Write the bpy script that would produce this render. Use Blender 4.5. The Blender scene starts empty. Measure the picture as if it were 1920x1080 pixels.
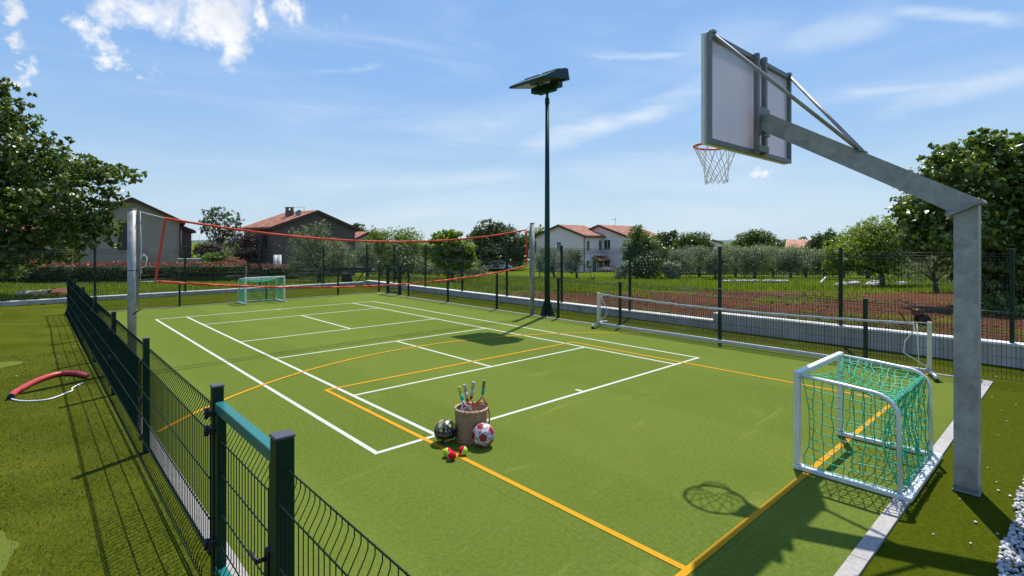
import bpy, math, random
import numpy as np
from mathutils import Vector, Matrix, noise as mnoise
R = math.radians
sc = bpy.context.scene
col = sc.collection

# ------------------------------------------------------------------ camera
CAM = (-2.4325, -4.5537, 2.0)
YAW = 0.7412                       # court x axis against the camera's right hand direction
CY, SY = math.cos(YAW), math.sin(YAW)
cd = bpy.data.cameras.new('camera')
co = bpy.data.objects.new('camera', cd); col.objects.link(co); sc.camera = co
co.location = CAM
co.rotation_euler = (R(90), 0, -YAW)
cd.sensor_fit = 'HORIZONTAL'; cd.sensor_width = 36
cd.lens = 36 * 993 / 1920
cd.shift_y = -(540 - 452.7) / 1920
cd.clip_start = 0.05; cd.clip_end = 9000

# ------------------------------------------------------------------ sky and sun
SUN = Vector((0.49, 0.24, 1.0)).normalized()
EL = math.asin(SUN.z); AZ = math.atan2(SUN.x, SUN.y)
world = bpy.data.worlds.new("World"); sc.world = world; world.use_nodes = True
wt = world.node_tree; wn = wt.nodes; wl = wt.links; wn.clear()
wout = wn.new('ShaderNodeOutputWorld'); bg = wn.new('ShaderNodeBackground')
sky = wn.new('ShaderNodeTexSky'); sky.sky_type = 'NISHITA'; sky.sun_disc = False
sky.sun_elevation = EL; sky.sun_rotation = AZ; sky.air_density = 1.0; sky.dust_density = 0.6; sky.ozone_density = 1.6
bg.inputs['Strength'].default_value = 0.080
wl.new(bg.outputs[0], wout.inputs[0])
CAMR = Vector((CY, -SY, 0)); CAMF = Vector((SY, CY, 0))
def pdir(X, Y):
    return (CAMF + CAMR * ((X - 960) / 993) + Vector((0, 0, (452.7 - Y) / 993))).normalized()
def wnode(t, **k):
    n = wn.new(t)
    for a, b in k.items(): setattr(n, a, b)
    return n
tc = wnode('ShaderNodeTexCoord')
def wmath(op, a, b=None, c=None):
    n = wnode('ShaderNodeMath', operation=op)
    for i, v in enumerate((a, b, c)):
        if v is None: continue
        if isinstance(v, (int, float)): n.inputs[i].default_value = v
        else: wl.new(v, n.inputs[i])
    return n.outputs[0]
def wmap(v, a, b, c, d, smooth=True):
    n = wnode('ShaderNodeMapRange', interpolation_type='SMOOTHSTEP' if smooth else 'LINEAR')
    wl.new(v, n.inputs[0])
    for i, q in enumerate((a, b, c, d)): n.inputs[i + 1].default_value = q
    return n.outputs[0]
def wnoise(scale, detail=5, rough=.55, dist=0, vec=None, sx=None):
    n = wnode('ShaderNodeTexNoise'); n.inputs['Scale'].default_value = scale
    n.inputs['Detail'].default_value = detail; n.inputs['Roughness'].default_value = rough
    n.inputs['Distortion'].default_value = dist
    wl.new(vec if vec is not None else tc.outputs['Generated'], n.inputs['Vector'])
    return n.outputs['Fac']
def wcol(scale, detail, rough):
    n = wnode('ShaderNodeTexNoise'); n.inputs['Scale'].default_value = scale; n.inputs['Detail'].default_value = detail; n.inputs['Roughness'].default_value = rough
    wl.new(tc.outputs['Generated'], n.inputs['Vector'])
    a = wnode('ShaderNodeVectorMath', operation='SUBTRACT'); wl.new(n.outputs['Color'], a.inputs[0]); a.inputs[1].default_value = (.5, .5, .5)
    b = wnode('ShaderNodeVectorMath', operation='SCALE'); wl.new(a.outputs[0], b.inputs[0]); b.inputs['Scale'].default_value = .20
    c = wnode('ShaderNodeVectorMath', operation='ADD'); wl.new(tc.outputs['Generated'], c.inputs[0]); wl.new(b.outputs[0], c.inputs[1]); return c.outputs[0]
warp = wcol(9.0, 8, .62)
def blob(X, Y, rad_px, soft=1.0):
    """how near a direction lies to a given direction of the sky: 1 in the middle, 0 outside"""
    d = pdir(X, Y)
    n = wnode('ShaderNodeVectorMath', operation='DISTANCE'); wl.new(warp, n.inputs[0])
    n.inputs[1].default_value = d
    r = rad_px / 993 / math.sqrt(1 + ((X - 960) / 993) ** 2 + ((Y - 452.7) / 993) ** 2)
    return wmap(n.outputs['Value'], 0, r, 1, 0, False)
# cumulus high on the left: a few lobes broken up by fractal noise
puffs = [(330, -50, 225), (395, 60, 115), (425, 115, 66), (230, 5, 95), (195, 60, 60), (205, 95, 48), (200, 122, 38),
         (478, 22, 42), (572, 8, 62), (28, 128, 42), (35, 78, 38), (28, 12, 42), (1440, 305, 34), (645, 20, 30), (160, 40, 40)]
acc = None
for p in puffs:
    b = blob(*p)
    acc = b if acc is None else wmath('MAXIMUM', acc, b)
cn = wnoise(16.0, 9, .62, .2)
cum = wmath('ADD', acc, wmath('MULTIPLY', wmath('SUBTRACT', cn, .53), 1.8))
cum = wmap(cum, .25, .95, 0, 1)
cum = wmath('MULTIPLY', cum, wmap(acc, 0, .25, 0, 1))
# long thin cirrus streaks
mp = wnode('ShaderNodeMapping'); wl.new(tc.outputs['Generated'], mp.inputs['Vector'])
mp.inputs['Rotation'].default_value = (R(18), R(-14), R(35)); mp.inputs['Scale'].default_value = (1.0, 1.3, 7.0)
ci = wnoise(1.7, 8, .6, .9, mp.outputs[0])
cir = wmap(ci, .47, .80, 0, .62)
big = wmap(wnoise(1.1, 3, .5), .40, .62, .15, 1)
cir = wmath('MULTIPLY', cir, big)
sep = wnode('ShaderNodeSeparateXYZ'); wl.new(tc.outputs['Generated'], sep.inputs[0])
# thin veil: more of it low in the sky
veil = .78
lowb = wmath('MULTIPLY', wmap(wnoise(1.6, 6, .55, .6, mp.outputs[0]), .4, .7, 0, .35), wmap(sep.outputs['Z'], .03, .3, 1, .25))
def wdot(v, d):
    n = wnode('ShaderNodeVectorMath', operation='DOT_PRODUCT'); wl.new(v, n.inputs[0]); n.inputs[1].default_value = d; return n.outputs['Value']
def streak(A, B, w0, amp):
    """a long wisp of cirrus between two directions of the sky"""
    a, b = pdir(*A), pdir(*B); nrm = a.cross(b).normalized(); mid = (a + b).normalized(); along = (b - a).normalized()
    d = wmath('ABSOLUTE', wdot(warp2, nrm)); hl = (b - a).length / 2
    t = wmath('ABSOLUTE', wmath('SUBTRACT', wdot(tc.outputs['Generated'], along), along.dot(mid)))
    return wmath('MULTIPLY', wmath('MULTIPLY', wmap(d, 0, w0 / 993, amp, 0), wmap(t, hl * .45, hl * 1.15, 1, 0)), wmap(wdot(tc.outputs['Generated'], mid), .1, .5, 0, 1))
fine = wnode('ShaderNodeMapping'); wl.new(tc.outputs['Generated'], fine.inputs['Vector']); fine.inputs['Scale'].default_value = (1, 1, 3)
wv = wnode('ShaderNodeTexNoise'); wv.inputs['Scale'].default_value = 3.0; wv.inputs['Detail'].default_value = 8; wv.inputs['Roughness'].default_value = .6; wl.new(fine.outputs[0], wv.inputs['Vector'])
wa = wnode('ShaderNodeVectorMath', operation='SUBTRACT'); wl.new(wv.outputs['Color'], wa.inputs[0]); wa.inputs[1].default_value = (.5, .5, .5)
ws = wnode('ShaderNodeVectorMath', operation='SCALE'); wl.new(wa.outputs[0], ws.inputs[0]); ws.inputs['Scale'].default_value = .07
wd = wnode('ShaderNodeVectorMath', operation='ADD'); wl.new(tc.outputs['Generated'], wd.inputs[0]); wl.new(ws.outputs[0], wd.inputs[1]); warp2 = wd.outputs[0]
st_ = None
for A, B, w0, amp in (((960, 285), (1400, 145), 34, .95), ((1010, 320), (1560, 290), 34, .45), ((700, 345), (1020, 318), 26, .40), ((1440, 95), (1700, 15), 40, .40), ((1640, 12), (1960, 30), 13, .55),
                      ((1630, 215), (1980, 120), 22, .45), ((1080, 103), (1310, 98), 8, .45), ((1250, 100), (1560, 60), 60, .25), ((760, 250), (1180, 215), 60, .28), ((560, 135), (720, 115), 8, .35), ((1560, 175), (1800, 160), 10, .3)):
    q_ = streak(A, B, w0, amp); st_ = q_ if st_ is None else wmath('MAXIMUM', st_, q_)
def wmix(fac, a, b):
    n = wnode('ShaderNodeMix', data_type='RGBA')
    (wl.new(fac, n.inputs[0]) if not isinstance(fac, float) else setattr(n.inputs[0], 'default_value', fac))
    for i, v in ((6, a), (7, b)):
        if isinstance(v, tuple): n.inputs[i].default_value = v
        else: wl.new(v, n.inputs[i])
    return n.outputs[2]
c1 = wmix(veil, sky.outputs[0], wmix(wmap(sep.outputs['Z'], .25, .6, 0, 1), wmix(wmap(sep.outputs['Z'], .0, .30, 0, 1), (5.3, 7.3, 9.0, 1), (2.9, 5.4, 9.4, 1)), (2.0, 4.2, 9.0, 1)))
c2 = wmix(wmath('MINIMUM', wmath('ADD', wmath('ADD', wmath('MULTIPLY', cir, .5), lowb), wmath('MULTIPLY', st_, wmap(wnoise(5, 7, .6, .4, fine.outputs[0]), .30, .62, .25, 1))), .85), c1, (7.6, 8.6, 9.8, 1))
cshade = wmix(wmap(wnoise(14, 4, .5), .35, .65, 0, 1), (8.0, 8.4, 9.2, 1), (10.2, 10.2, 10.2, 1))
c3 = wmix(cum, c2, cshade)
wl.new(c3, bg.inputs['Color'])

sd = bpy.data.lights.new('sun', 'SUN'); so = bpy.data.objects.new('sun', sd); col.objects.link(so)
sd.energy = 5.0; sd.angle = R(0.55); sd.color = (1.0, 0.955, 0.88)
so.rotation_euler = SUN.to_track_quat('Z', 'Y').to_euler(); so.location = (10, 5, 30)
sc.view_settings.view_transform = 'Standard'; sc.view_settings.look = 'None'
sc.view_settings.exposure = 0.34; sc.view_settings.gamma = 1.0
sc.render.engine = 'CYCLES'
sc.cycles.max_bounces = 6; sc.cycles.transparent_max_bounces = 8
sc.cycles.caustics_reflective = False; sc.cycles.caustics_refractive = False
rnd = random.Random(7)

# ------------------------------------------------------------------ helpers
ORG = {}
def P(X, d, Y=None, z=None):
    """point of the world seen in direction (X, Y) at depth d; z overrides the height"""
    p = Vector(CAM) + CAMF * d + CAMR * ((X - 960) / 993 * d)
    p.z = z if z is not None else (2 + (452.7 - Y) * d / 993 if Y is not None else 0)
    return p
def depth(x, y): return (x - CAM[0]) * SY + (y - CAM[1]) * CY
def sstep(a, b, v):
    t = min(1, max(0, (v - a) / (b - a))); return t * t * (3 - 2 * t)
def terrain(x, y):
    if x <= 9.21 and y <= 18.31: return -0.08
    d = depth(x, y)
    t = d - 17.0
    drop = 0.056 * max(0.0, t - 1.2 * (1 - math.exp(-max(0, t) / 2.0)))
    drop = 3.0 * (1 - math.exp(-drop / 3.0 - 0.35 * (drop / 3.0) ** 2)) if drop > 0 else 0
    h = 0.05 - drop
    if x > 9.2: h += 0.09 + 0.14 * sstep(2.2, 0.2, y) * sstep(24, 12, x)
    h += 0.10 * mnoise.noise(Vector((x * .12, y * .12, 3))) * sstep(10, 22, d)
    return h
def tag(o, label=None, cat=None, group=None, kind=None):
    if label: o['label'] = label
    if cat: o['category'] = cat
    if group: o['group'] = group
    if kind: o['kind'] = kind
    return o
def empty(name, loc, label, cat, group=None, rz=0.0, local=False):
    o = bpy.data.objects.new(name, None); col.objects.link(o)
    o.location = loc; o.rotation_euler = (0, 0, rz); o.empty_display_size = .1
    ORG[o.name] = Vector((0, 0, 0)) if local else Vector(loc)
    return tag(o, label, cat, group)
def link_mesh(name, me, mat, parent=None, org=None):
    o = bpy.data.objects.new(name, me); col.objects.link(o)
    if mat is not None: me.materials.append(mat)
    if parent is not None:
        o.parent = parent; ORG[o.name] = ORG[parent.name]
    elif org is not None:
        o.location = org; ORG[o.name] = Vector(org)
    else: ORG[o.name] = Vector((0, 0, 0))
    return o
class MB:
    def __init__(s, local=False): s.v = []; s.f = []; s.sm = []; s.local = local
    def add(s, vs, fs, smooth=False):
        n = len(s.v); s.v += [tuple(v) for v in vs]
        s.f += [tuple(i + n for i in f) for f in fs]; s.sm += [smooth] * len(fs)
        return s
    def box(s, c, size, rot=None):
        a, b, h = size[0] / 2, size[1] / 2, size[2] / 2
        vs = [Vector((x, y, z)) for z in (-h, h) for x, y in ((-a, -b), (a, -b), (a, b), (-a, b))]
        if rot is not None: vs = [rot @ v for v in vs]
        c = Vector(c)
        return s.add([v + c for v in vs], [(3, 2, 1, 0), (4, 5, 6, 7), (0, 1, 5, 4), (1, 2, 6, 5), (2, 3, 7, 6), (3, 0, 4, 7)])
    def bbox(s, x0, x1, y0, y1, z0, z1): return s.box(((x0 + x1) / 2, (y0 + y1) / 2, (z0 + z1) / 2), (abs(x1 - x0), abs(y1 - y0), abs(z1 - z0)))
    def bev(s, x0, x1, y0, y1, z0, z1, b):
        """box with chamfered edges"""
        def ring(z, i): return [(x0 + i, y0 + b * (i == 0) * 0 + i, z)]
        X = [x0, x1]; Y = [y0, y1]
        def loop(z, i):
            a0, a1, c0, c1 = x0 + i, x1 - i, y0 + i, y1 - i
            return [(a0 + b, c0, z), (a1 - b, c0, z), (a1, c0 + b, z), (a1, c1 - b, z), (a1 - b, c1, z), (a0 + b, c1, z), (a0, c1 - b, z), (a0, c0 + b, z)]
        L = [loop(z0, b * .8), loop(z0 + b, 0), loop(z1 - b, 0), loop(z1, b * .8)]
        vs = [v for l in L for v in l]; fs = []
        for k in range(3):
            for i in range(8):
                j = (i + 1) % 8; fs.append((k * 8 + i, k * 8 + j, k * 8 + 8 + j, k * 8 + 8 + i))
        fs.append(tuple(range(7, -1, -1))); fs.append(tuple(range(24, 32)))
        return s.add(vs, fs)
    def bar(s, p, q, w, h, up=(0, 0, 1)):
        p = Vector(p); q = Vector(q); d = (q - p).normalized(); up = Vector(up)
        side = d.cross(up)
        if side.length < 1e-4: side = d.cross(Vector((1, 0, 0)))
        side.normalize(); u = side.cross(d)
        vs = [b + side * (sx * w / 2) + u * (su * h / 2) for b in (p, q) for sx, su in ((-1, -1), (1, -1), (1, 1), (-1, 1))]
        return s.add(vs, [(0, 1, 2, 3), (7, 6, 5, 4), (4, 5, 1, 0), (5, 6, 2, 1), (6, 7, 3, 2), (7, 4, 0, 3)])
    def tube(s, pts, r, n=8, cap=True, smooth=True):
        pts = [Vector(p) for p in pts]; m = len(pts)
        rr = r if isinstance(r, (list, tuple)) else [r] * m
        d0 = (pts[1] - pts[0]).normalized()
        a = Vector((0, 0, 1)) if abs(d0.z) < .9 else Vector((1, 0, 0))
        u = d0.cross(a).normalized(); vs = []
        for i, p in enumerate(pts):
            d = (pts[min(i + 1, m - 1)] - pts[max(i - 1, 0)]).normalized()
            u = (u - d * u.dot(d)).normalized(); w = d.cross(u)
            for k in range(n):
                t = 2 * math.pi * k / n
                vs.append(p + (u * math.cos(t) + w * math.sin(t)) * rr[i])
        fs = [(i * n + k, i * n + (k + 1) % n, (i + 1) * n + (k + 1) % n, (i + 1) * n + k) for i in range(m - 1) for k in range(n)]
        s.add(vs, fs, smooth)
        if cap:
            b = len(s.v) - m * n
            s.f += [tuple(b + k for k in range(n - 1, -1, -1)), tuple(b + (m - 1) * n + k for k in range(n))]; s.sm += [False] * 2
        return s
    def lathe(s, prof, c=(0, 0, 0), n=24, smooth=True):
        vs = [(c[0] + r * math.cos(2 * math.pi * k / n), c[1] + r * math.sin(2 * math.pi * k / n), c[2] + z) for r, z in prof for k in range(n)]
        fs = [(i * n + k, i * n + (k + 1) % n, (i + 1) * n + (k + 1) % n, (i + 1) * n + k) for i in range(len(prof) - 1) for k in range(n)]
        return s.add(vs, fs, smooth)
    def sphere(s, c, r, n=24, m=14, sc_=(1, 1, 1)):
        prof = []
        vs = []; fs = []
        for i in range(m + 1):
            th = math.pi * i / m
            for k in range(n):
                ph = 2 * math.pi * k / n
                vs.append((c[0] + r * sc_[0] * math.sin(th) * math.cos(ph), c[1] + r * sc_[1] * math.sin(th) * math.sin(ph), c[2] + r * sc_[2] * math.cos(th)))
        for i in range(m):
            for k in range(n):
                fs.append((i * n + k, (i + 1) * n + k, (i + 1) * n + (k + 1) % n, i * n + (k + 1) % n))
        return s.add(vs, fs, True)
    def poly(s, pts, thick=(0, 0, -0.1)):
        t = Vector(thick); n = len(pts); pts = [Vector(p) for p in pts]
        fs = [tuple(range(n)), tuple(range(2 * n - 1, n - 1, -1))] + [(i, i + n, (i + 1) % n + n, (i + 1) % n) for i in range(n)]
        return s.add(pts + [p + t for p in pts], fs)
    def build(s, name, mat, parent=None, org=None, label=None):
        me = bpy.data.meshes.new(name)
        o_ = ORG[parent.name] if parent is not None else (Vector(org) if org is not None and not s.local else Vector((0, 0, 0)))
        me.from_pydata([(v[0] - o_.x, v[1] - o_.y, v[2] - o_.z) for v in s.v], [], s.f)
        me.polygons.foreach_set('use_smooth', s.sm)
        o = link_mesh(name, me, mat, parent, org)
        if label: o['label'] = label
        return o
def np_mesh(name, V, F, mat, parent=None, org=None, smooth=False):
    """V (n,3) world coordinates, F (m,k) indices"""
    o_ = ORG[parent.name] if parent is not None else (Vector(org) if org is not None else Vector((0, 0, 0)))
    V = V - np.array(o_)[None]
    me = bpy.data.meshes.new(name); k = F.shape[1]
    me.vertices.add(len(V)); me.vertices.foreach_set('co', V.astype(np.float32).ravel())
    me.loops.add(F.size); me.loops.foreach_set('vertex_index', F.astype(np.int32).ravel())
    me.polygons.add(len(F)); me.polygons.foreach_set('loop_start', np.arange(0, F.size, k, dtype=np.int32))
    me.polygons.foreach_set('loop_total', np.full(len(F), k, dtype=np.int32))
    me.polygons.foreach_set('use_smooth', np.full(len(F), smooth))
    me.update(calc_edges=True)
    return link_mesh(name, me, mat, parent, org)

# ------------------------------------------------------------------ materials
class NM:
    def __init__(s, name):
        s.m = bpy.data.materials.new(name); s.m.use_nodes = True
        s.t = s.m.node_tree; s.n = s.t.nodes; s.l = s.t.links
        s.b = s.n['Principled BSDF']; s.o = s.n['Material Output']
        s.tc = s.n.new('ShaderNodeTexCoord'); s.geo = s.n.new('ShaderNodeNewGeometry')
    def put(s, sock, v):
        if hasattr(v, 'is_output'): s.l.new(v, sock)
        else: sock.default_value = v
    def noise(s, scale, detail=4, rough=.55, vec=None, dist=0, dim=None):
        n = s.n.new('ShaderNodeTexNoise'); n.inputs['Scale'].default_value = scale
        n.inputs['Detail'].default_value = detail; n.inputs['Roughness'].default_value = rough; n.inputs['Distortion'].default_value = dist
        s.l.new(vec if vec is not None else s.geo.outputs['Position'], n.inputs['Vector'])
        return n.outputs['Fac']
    def vor(s, scale, vec=None, out='Distance', feature='F1'):
        n = s.n.new('ShaderNodeTexVoronoi'); n.feature = feature; n.inputs['Scale'].default_value = scale
        s.l.new(vec if vec is not None else s.geo.outputs['Position'], n.inputs['Vector'])
        return n.outputs[out]
    def mp(s, vec, scale=(1, 1, 1), rot=(0, 0, 0), loc=(0, 0, 0)):
        n = s.n.new('ShaderNodeMapping'); s.l.new(vec, n.inputs['Vector'])
        n.inputs['Scale'].default_value = scale; n.inputs['Rotation'].default_value = rot; n.inputs['Location'].default_value = loc
        return n.outputs[0]
    def mr(s, v, a, b, c=0., d=1., smooth=False):
        n = s.n.new('ShaderNodeMapRange'); n.interpolation_type = 'SMOOTHSTEP' if smooth else 'LINEAR'
        s.l.new(v, n.inputs[0])
        for i, q in enumerate((a, b, c, d)): n.inputs[i + 1].default_value = q
        return n.outputs[0]
    def math(s, op, a, b=0.):
        n = s.n.new('ShaderNodeMath'); n.operation = op; s.put(n.inputs[0], a); s.put(n.inputs[1], b); return n.outputs[0]
    def mix(s, f, a, b, blend='MIX'):
        n = s.n.new('ShaderNodeMix'); n.data_type = 'RGBA'; n.blend_type = blend
        s.put(n.inputs[0], f)
        for i, v in ((6, a), (7, b)): s.put(n.inputs[i], (*v, 1) if isinstance(v, tuple) and len(v) == 3 else v)
        return n.outputs[2]
    def ramp(s, v, stops):
        n = s.n.new('ShaderNodeValToRGB'); s.l.new(v, n.inputs[0]); e = n.color_ramp.elements
        while len(e) < len(stops): e.new(.5)
        for i, (p, c) in enumerate(stops): e[i].position = p; e[i].color = (*c, 1)
        return n.outputs[0]
    def sep(s, vec):
        n = s.n.new('ShaderNodeSeparateXYZ'); s.l.new(vec, n.inputs[0]); return n.outputs
    def bump(s, h, strength=.3, dist=.01):
        n = s.n.new('ShaderNodeBump'); n.inputs['Strength'].default_value = strength; n.inputs['Distance'].default_value = dist
        s.l.new(h, n.inputs['Height']); s.l.new(n.outputs[0], s.b.inputs['Normal'])
    def fin(s, c=None, rough=.6, metal=0., spec=None):
        if c is not None: s.put(s.b.inputs['Base Color'], (*c, 1) if isinstance(c, tuple) and len(c) == 3 else c)
        s.put(s.b.inputs['Roughness'], rough); s.put(s.b.inputs['Metallic'], metal)
        if spec is not None: s.b.inputs['Specular IOR Level'].default_value = spec
        return s.m
def plain(name, c, rough=.6, metal=0., var=.12, scale=8., spec=None, bump=0):
    m = NM(name); n = m.noise(scale, 5)
    a = tuple(x * (1 - var) for x in c); b = tuple(min(1, x * (1 + var)) for x in c)
    cc = m.mix(m.mr(n, .3, .7), a, b)
    if bump: m.bump(m.noise(scale * 8, 3), bump, .005)
    return m.fin(cc, rough, metal, spec)

def sca(k, *cs): return [tuple(v * k for v in c) for c in cs]
def turf_mat(name, lo, mid, hi, patch, fine=90, sheen=0.):
    lo, mid, hi, patch = sca(.80, lo, mid, hi, patch)
    m = NM(name); pos = m.geo.outputs['Position']
    n1 = m.noise(.35, 3, .5); n2 = m.noise(2.2, 4, .6); n3 = m.noise(fine, 4, .7)
    st = m.noise(14, 3, .6, m.mp(pos, (.35, 1.6, 1), (0, 0, .5)))
    n5 = m.noise(fine * .35, 4, .75)
    base = m.ramp(m.math('ADD', m.math('MULTIPLY', n3, .5), m.math('MULTIPLY', n5, .5)), [(.34, lo), (.5, mid), (.66, hi)])
    f = m.math('ADD', m.math('MULTIPLY', m.mr(n1, .35, .65), .55), m.math('MULTIPLY', m.mr(n2, .3, .7), .3))
    f = m.math('ADD', f, m.math('MULTIPLY', m.mr(st, .35, .65), .15))
    c = m.mix(f, base, m.mix(.7, base, patch))
    m.bump(m.noise(fine * 1.5, 3, .7), .8, .012)
    if sheen:
        s_ = m.sep(pos); wob = m.math('MULTIPLY', m.math('SUBTRACT', m.noise(1.2, 3), .5), .02)
        fx = m.math('ABSOLUTE', m.math('SUBTRACT', m.math('FRACT', m.math('DIVIDE', m.math('ADD', m.math('ADD', s_[0], wob), 21.1), 3.9)), .5))
        c = m.mix(m.mr(fx, .0, .0022, .38, 0), c, (.05, .07, .01))
        tone = m.math('MULTIPLY', m.mr(m.math('SUBTRACT', fx, .25), -.02, .02, 0, 1), .10); c = m.mix(tone, c, (.23, .26, .05))
        sc1 = m.noise(1.1, 6, .7, m.mp(pos, (.6, 2.2, 1), (0, 0, .35)), .8); c = m.mix(m.mr(sc1, .60, .72, 0, .30), c, (.27, .30, .06))
        dk = m.noise(.8, 5, .65, m.mp(pos, (1, 1, 1), (0, 0, 0), (5, 9, 0))); c = m.mix(m.mr(dk, .52, .75, 0, .35), c, (.085, .115, .012))
        sp = m.noise(28, 2, .5, m.mp(pos, (1, 1, 1), (0, 0, 0), (2, 1, 0))); c = m.mix(m.mr(sp, .76, .80, 0, .6), c, (.35, .36, .16))
    m.b.inputs['Sheen Weight'].default_value = sheen; m.b.inputs['Sheen Roughness'].default_value = .5; m.b.inputs['Sheen Tint'].default_value = (.85, .9, .12, 1)
    return m.fin(c, 1.0, 0, .03)
M = {}
M['court'] = turf_mat('court_turf', (.050, .090, .011), (.110, .156, .023), (.203, .254, .050), (.144, .190, .031), 75, .16)
M['border'] = turf_mat('border_turf', (.030, .044, .001), (.058, .074, .002), (.110, .130, .006), (.080, .096, .004), 60)
M['green'] = turf_mat('putting_turf', (.11, .15, .02), (.15, .19, .03), (.20, .24, .05), (.17, .21, .035), 120)
def lawn_mat():
    m = NM('lawn_turf'); n3 = m.noise(46, 5, .75); n1 = m.noise(.9, 5, .65)
    base = m.ramp(n3, [(.30, (.015, .025, .001)), (.5, (.044, .058, .002)), (.63, (.095, .112, .009)), (.76, (.22, .23, .05))])
    c = m.mix(m.mr(n1, .35, .7), base, m.mix(.65, base, (.115, .125, .012)))
    m.bump(m.noise(80, 4, .75), .7, .02)
    return m.fin(c, 1.0, 0, .03)
M['lawn'] = lawn_mat()
def line_mat(name, c):
    c = sca(.86, c)[0]
    m = NM(name); n = m.noise(110, 4, .7)
    cc = m.mix(m.mr(n, .35, .75), c, tuple(x * .72 for x in c)); big = m.noise(2.2, 4, .6)
    cc = m.mix(m.math('MULTIPLY', m.mr(m.noise(60, 5, .8), .56, .62), m.mr(big, .3, .7, .25, .8)), cc, (.17, .19, .04)); m.bump(m.noise(150, 3, .7), .5, .01)
    return m.fin(cc, .85, 0, .2)
M['white_line'] = line_mat('white_line', (.66, .67, .56)); M['yellow_line'] = line_mat('yellow_line', (.68, .33, .004))
def kerb_mat():
    m = NM('concrete'); n = m.noise(30, 5, .65); n2 = m.noise(3, 4)
    c = m.mix(m.mr(n, .3, .7), (.27, .25, .23), (.42, .39, .355)); c = m.mix(m.mr(n2, .4, .7, 0, .5), c, (.27, .25, .23))
    m.bump(m.noise(90, 4), .4, .006); return m.fin(c, .85)
M['concrete'] = kerb_mat()
def wall_mat():
    m = NM('cast_wall'); n = m.noise(2.0, 6, .6); z = m.sep(m.geo.outputs['Position'])
    st = m.noise(5, 4, .6, m.mp(m.geo.outputs['Position'], (1.5, 1.5, .25)))
    c = m.mix(m.mr(n, .3, .7), (.44, .39, .33), (.58, .52, .45)); c = m.mix(m.mr(st, .42, .68, 0, .6), c, (.27, .235, .19))
    m.bump(m.noise(25, 5), .35, .01); return m.fin(c, .85)
M['wall'] = wall_mat()
M['cap'] = plain('wall_cap', (.72, .69, .64), .8, var=.12, scale=6)
M['soil'] = plain('soil', (.2, .06, .035), .95, var=.35, scale=6, bump=.6)
def ground_mat():
    m = NM('field'); pos = m.geo.outputs['Position']; s = m.sep(pos)
    # camera independent: distance measured along the slope of the field
    d = m.math('ADD', m.math('MULTIPLY', s[0], SY), m.math('MULTIPLY', s[1], CY))
    n1 = m.noise(.35, 5, .6); n2 = m.noise(1.6, 5, .65); n3 = m.noise(9, 5, .7); n4 = m.noise(45, 4, .7)
    grass = m.ramp(n3, [(.3, (.034, .062, .003)), (.5, (.095, .145, .006)), (.7, (.22, .27, .018))])
    dry = m.mix(m.mr(n4, .3, .7), (.22, .22, .04), (.12, .155, .016))
    grass = m.mix(m.mr(n1, .45, .7, 0, .75), grass, dry)
    soil = m.ramp(n4, [(.28, (.042, .018, .010)), (.5, (.120, .050, .027)), (.72, (.28, .14, .08))])
    soil = m.mix(m.mr(n3, .45, .68, 0, .65), soil, m.mix(m.mr(n4, .3, .7), (.14, .045, .028), (.30, .15, .09)))
    # the strip of dug red earth that runs behind the walls
    w = m.math('ADD', d, m.math('MULTIPLY', m.math('SUBTRACT', n2, .5), 5.0))
    near = m.mr(w, 16.0, 17.2, 1, 0, True)      # earth ends about 16 m out
    side = m.mr(s[0], 9.0, 9.4)
    weeds = m.mr(m.math('ADD', n1, m.math('MULTIPLY', n2, .45)), .74, .84, 1, 0.15, True)
    left = m.mr(s[0], 9.35, 10.2, .55, 1, True)
    f1 = m.math('MULTIPLY', m.math('MULTIPLY', near, side), m.math('MULTIPLY', weeds, left))
    # bare patch behind the far wall
    px = m.mr(m.math('ABSOLUTE', m.math('SUBTRACT', s[0], 5.9)), 2.0, 3.0, 1, 0, True)
    py = m.mr(m.math('ABSOLUTE', m.math('SUBTRACT', m.math('ADD', s[1], m.math('MULTIPLY', n2, 2.0)), 20.4)), 1.0, 2.2, 1, 0, True)
    f = m.math('MAXIMUM', f1, m.math('MULTIPLY', m.math('MULTIPLY', px, py), weeds))
    c = m.mix(f, grass, soil)
    m.bump(m.math('ADD', m.noise(12, 5, .7), n4), .9, .08)
    return m.fin(c, 1.0, 0, .03)
M['ground'] = ground_mat()
def galv(name, a, b, rough=.42, metal=.75):
    m = NM(name); n = m.noise(7, 5, .6, dist=.6); v = m.vor(26, out='Color')
    s = m.sep(v)
    f = m.math('ADD', m.math('MULTIPLY', m.mr(n, .3, .7), .75), m.math('MULTIPLY', s[0], .16))
    c = m.mix(f, a, b); m.put(m.b.inputs['Roughness'], m.mr(n, .3, .7, rough - .08, rough + .15))
    m.fin(c, m.mr(n, .3, .7, rough - .08, rough + .15), metal); return m.m
M['galv'] = galv('galvanised', (.21, .20, .185), (.46, .44, .41), .5, .25)
M['galv_dark'] = galv('galvanised_weathered', (.15, .155, .15), (.26, .275, .265), .5, .35)
M['alu'] = galv('aluminium', (.66, .66, .66), (.78, .78, .78), .35, .3)
M['alu_dull'] = galv('aluminium_dull', (.48, .48, .47), (.60, .60, .58), .45, .4)
M['fence'] = plain('dark_green_paint', (.004, .028, .017), .4, var=.15, scale=3, spec=.25)
M['wire'] = plain('green_wire', (.003, .020, .012), .38, var=.15, scale=3, spec=.35)
M['wire_dull'] = plain('dull_green_wire', (.003, .020, .012), .6, var=.15, scale=3, spec=.15)
M['rail'] = plain('sky_tinted_rail', (.006, .13, .12), .35, var=.1, scale=2, spec=.6)  # green gate rail with the sky's reflection put into its base colour
M['post_cap'] = plain('dark_cap', (.05, .05, .055), .35, var=.1, spec=.6)
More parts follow.
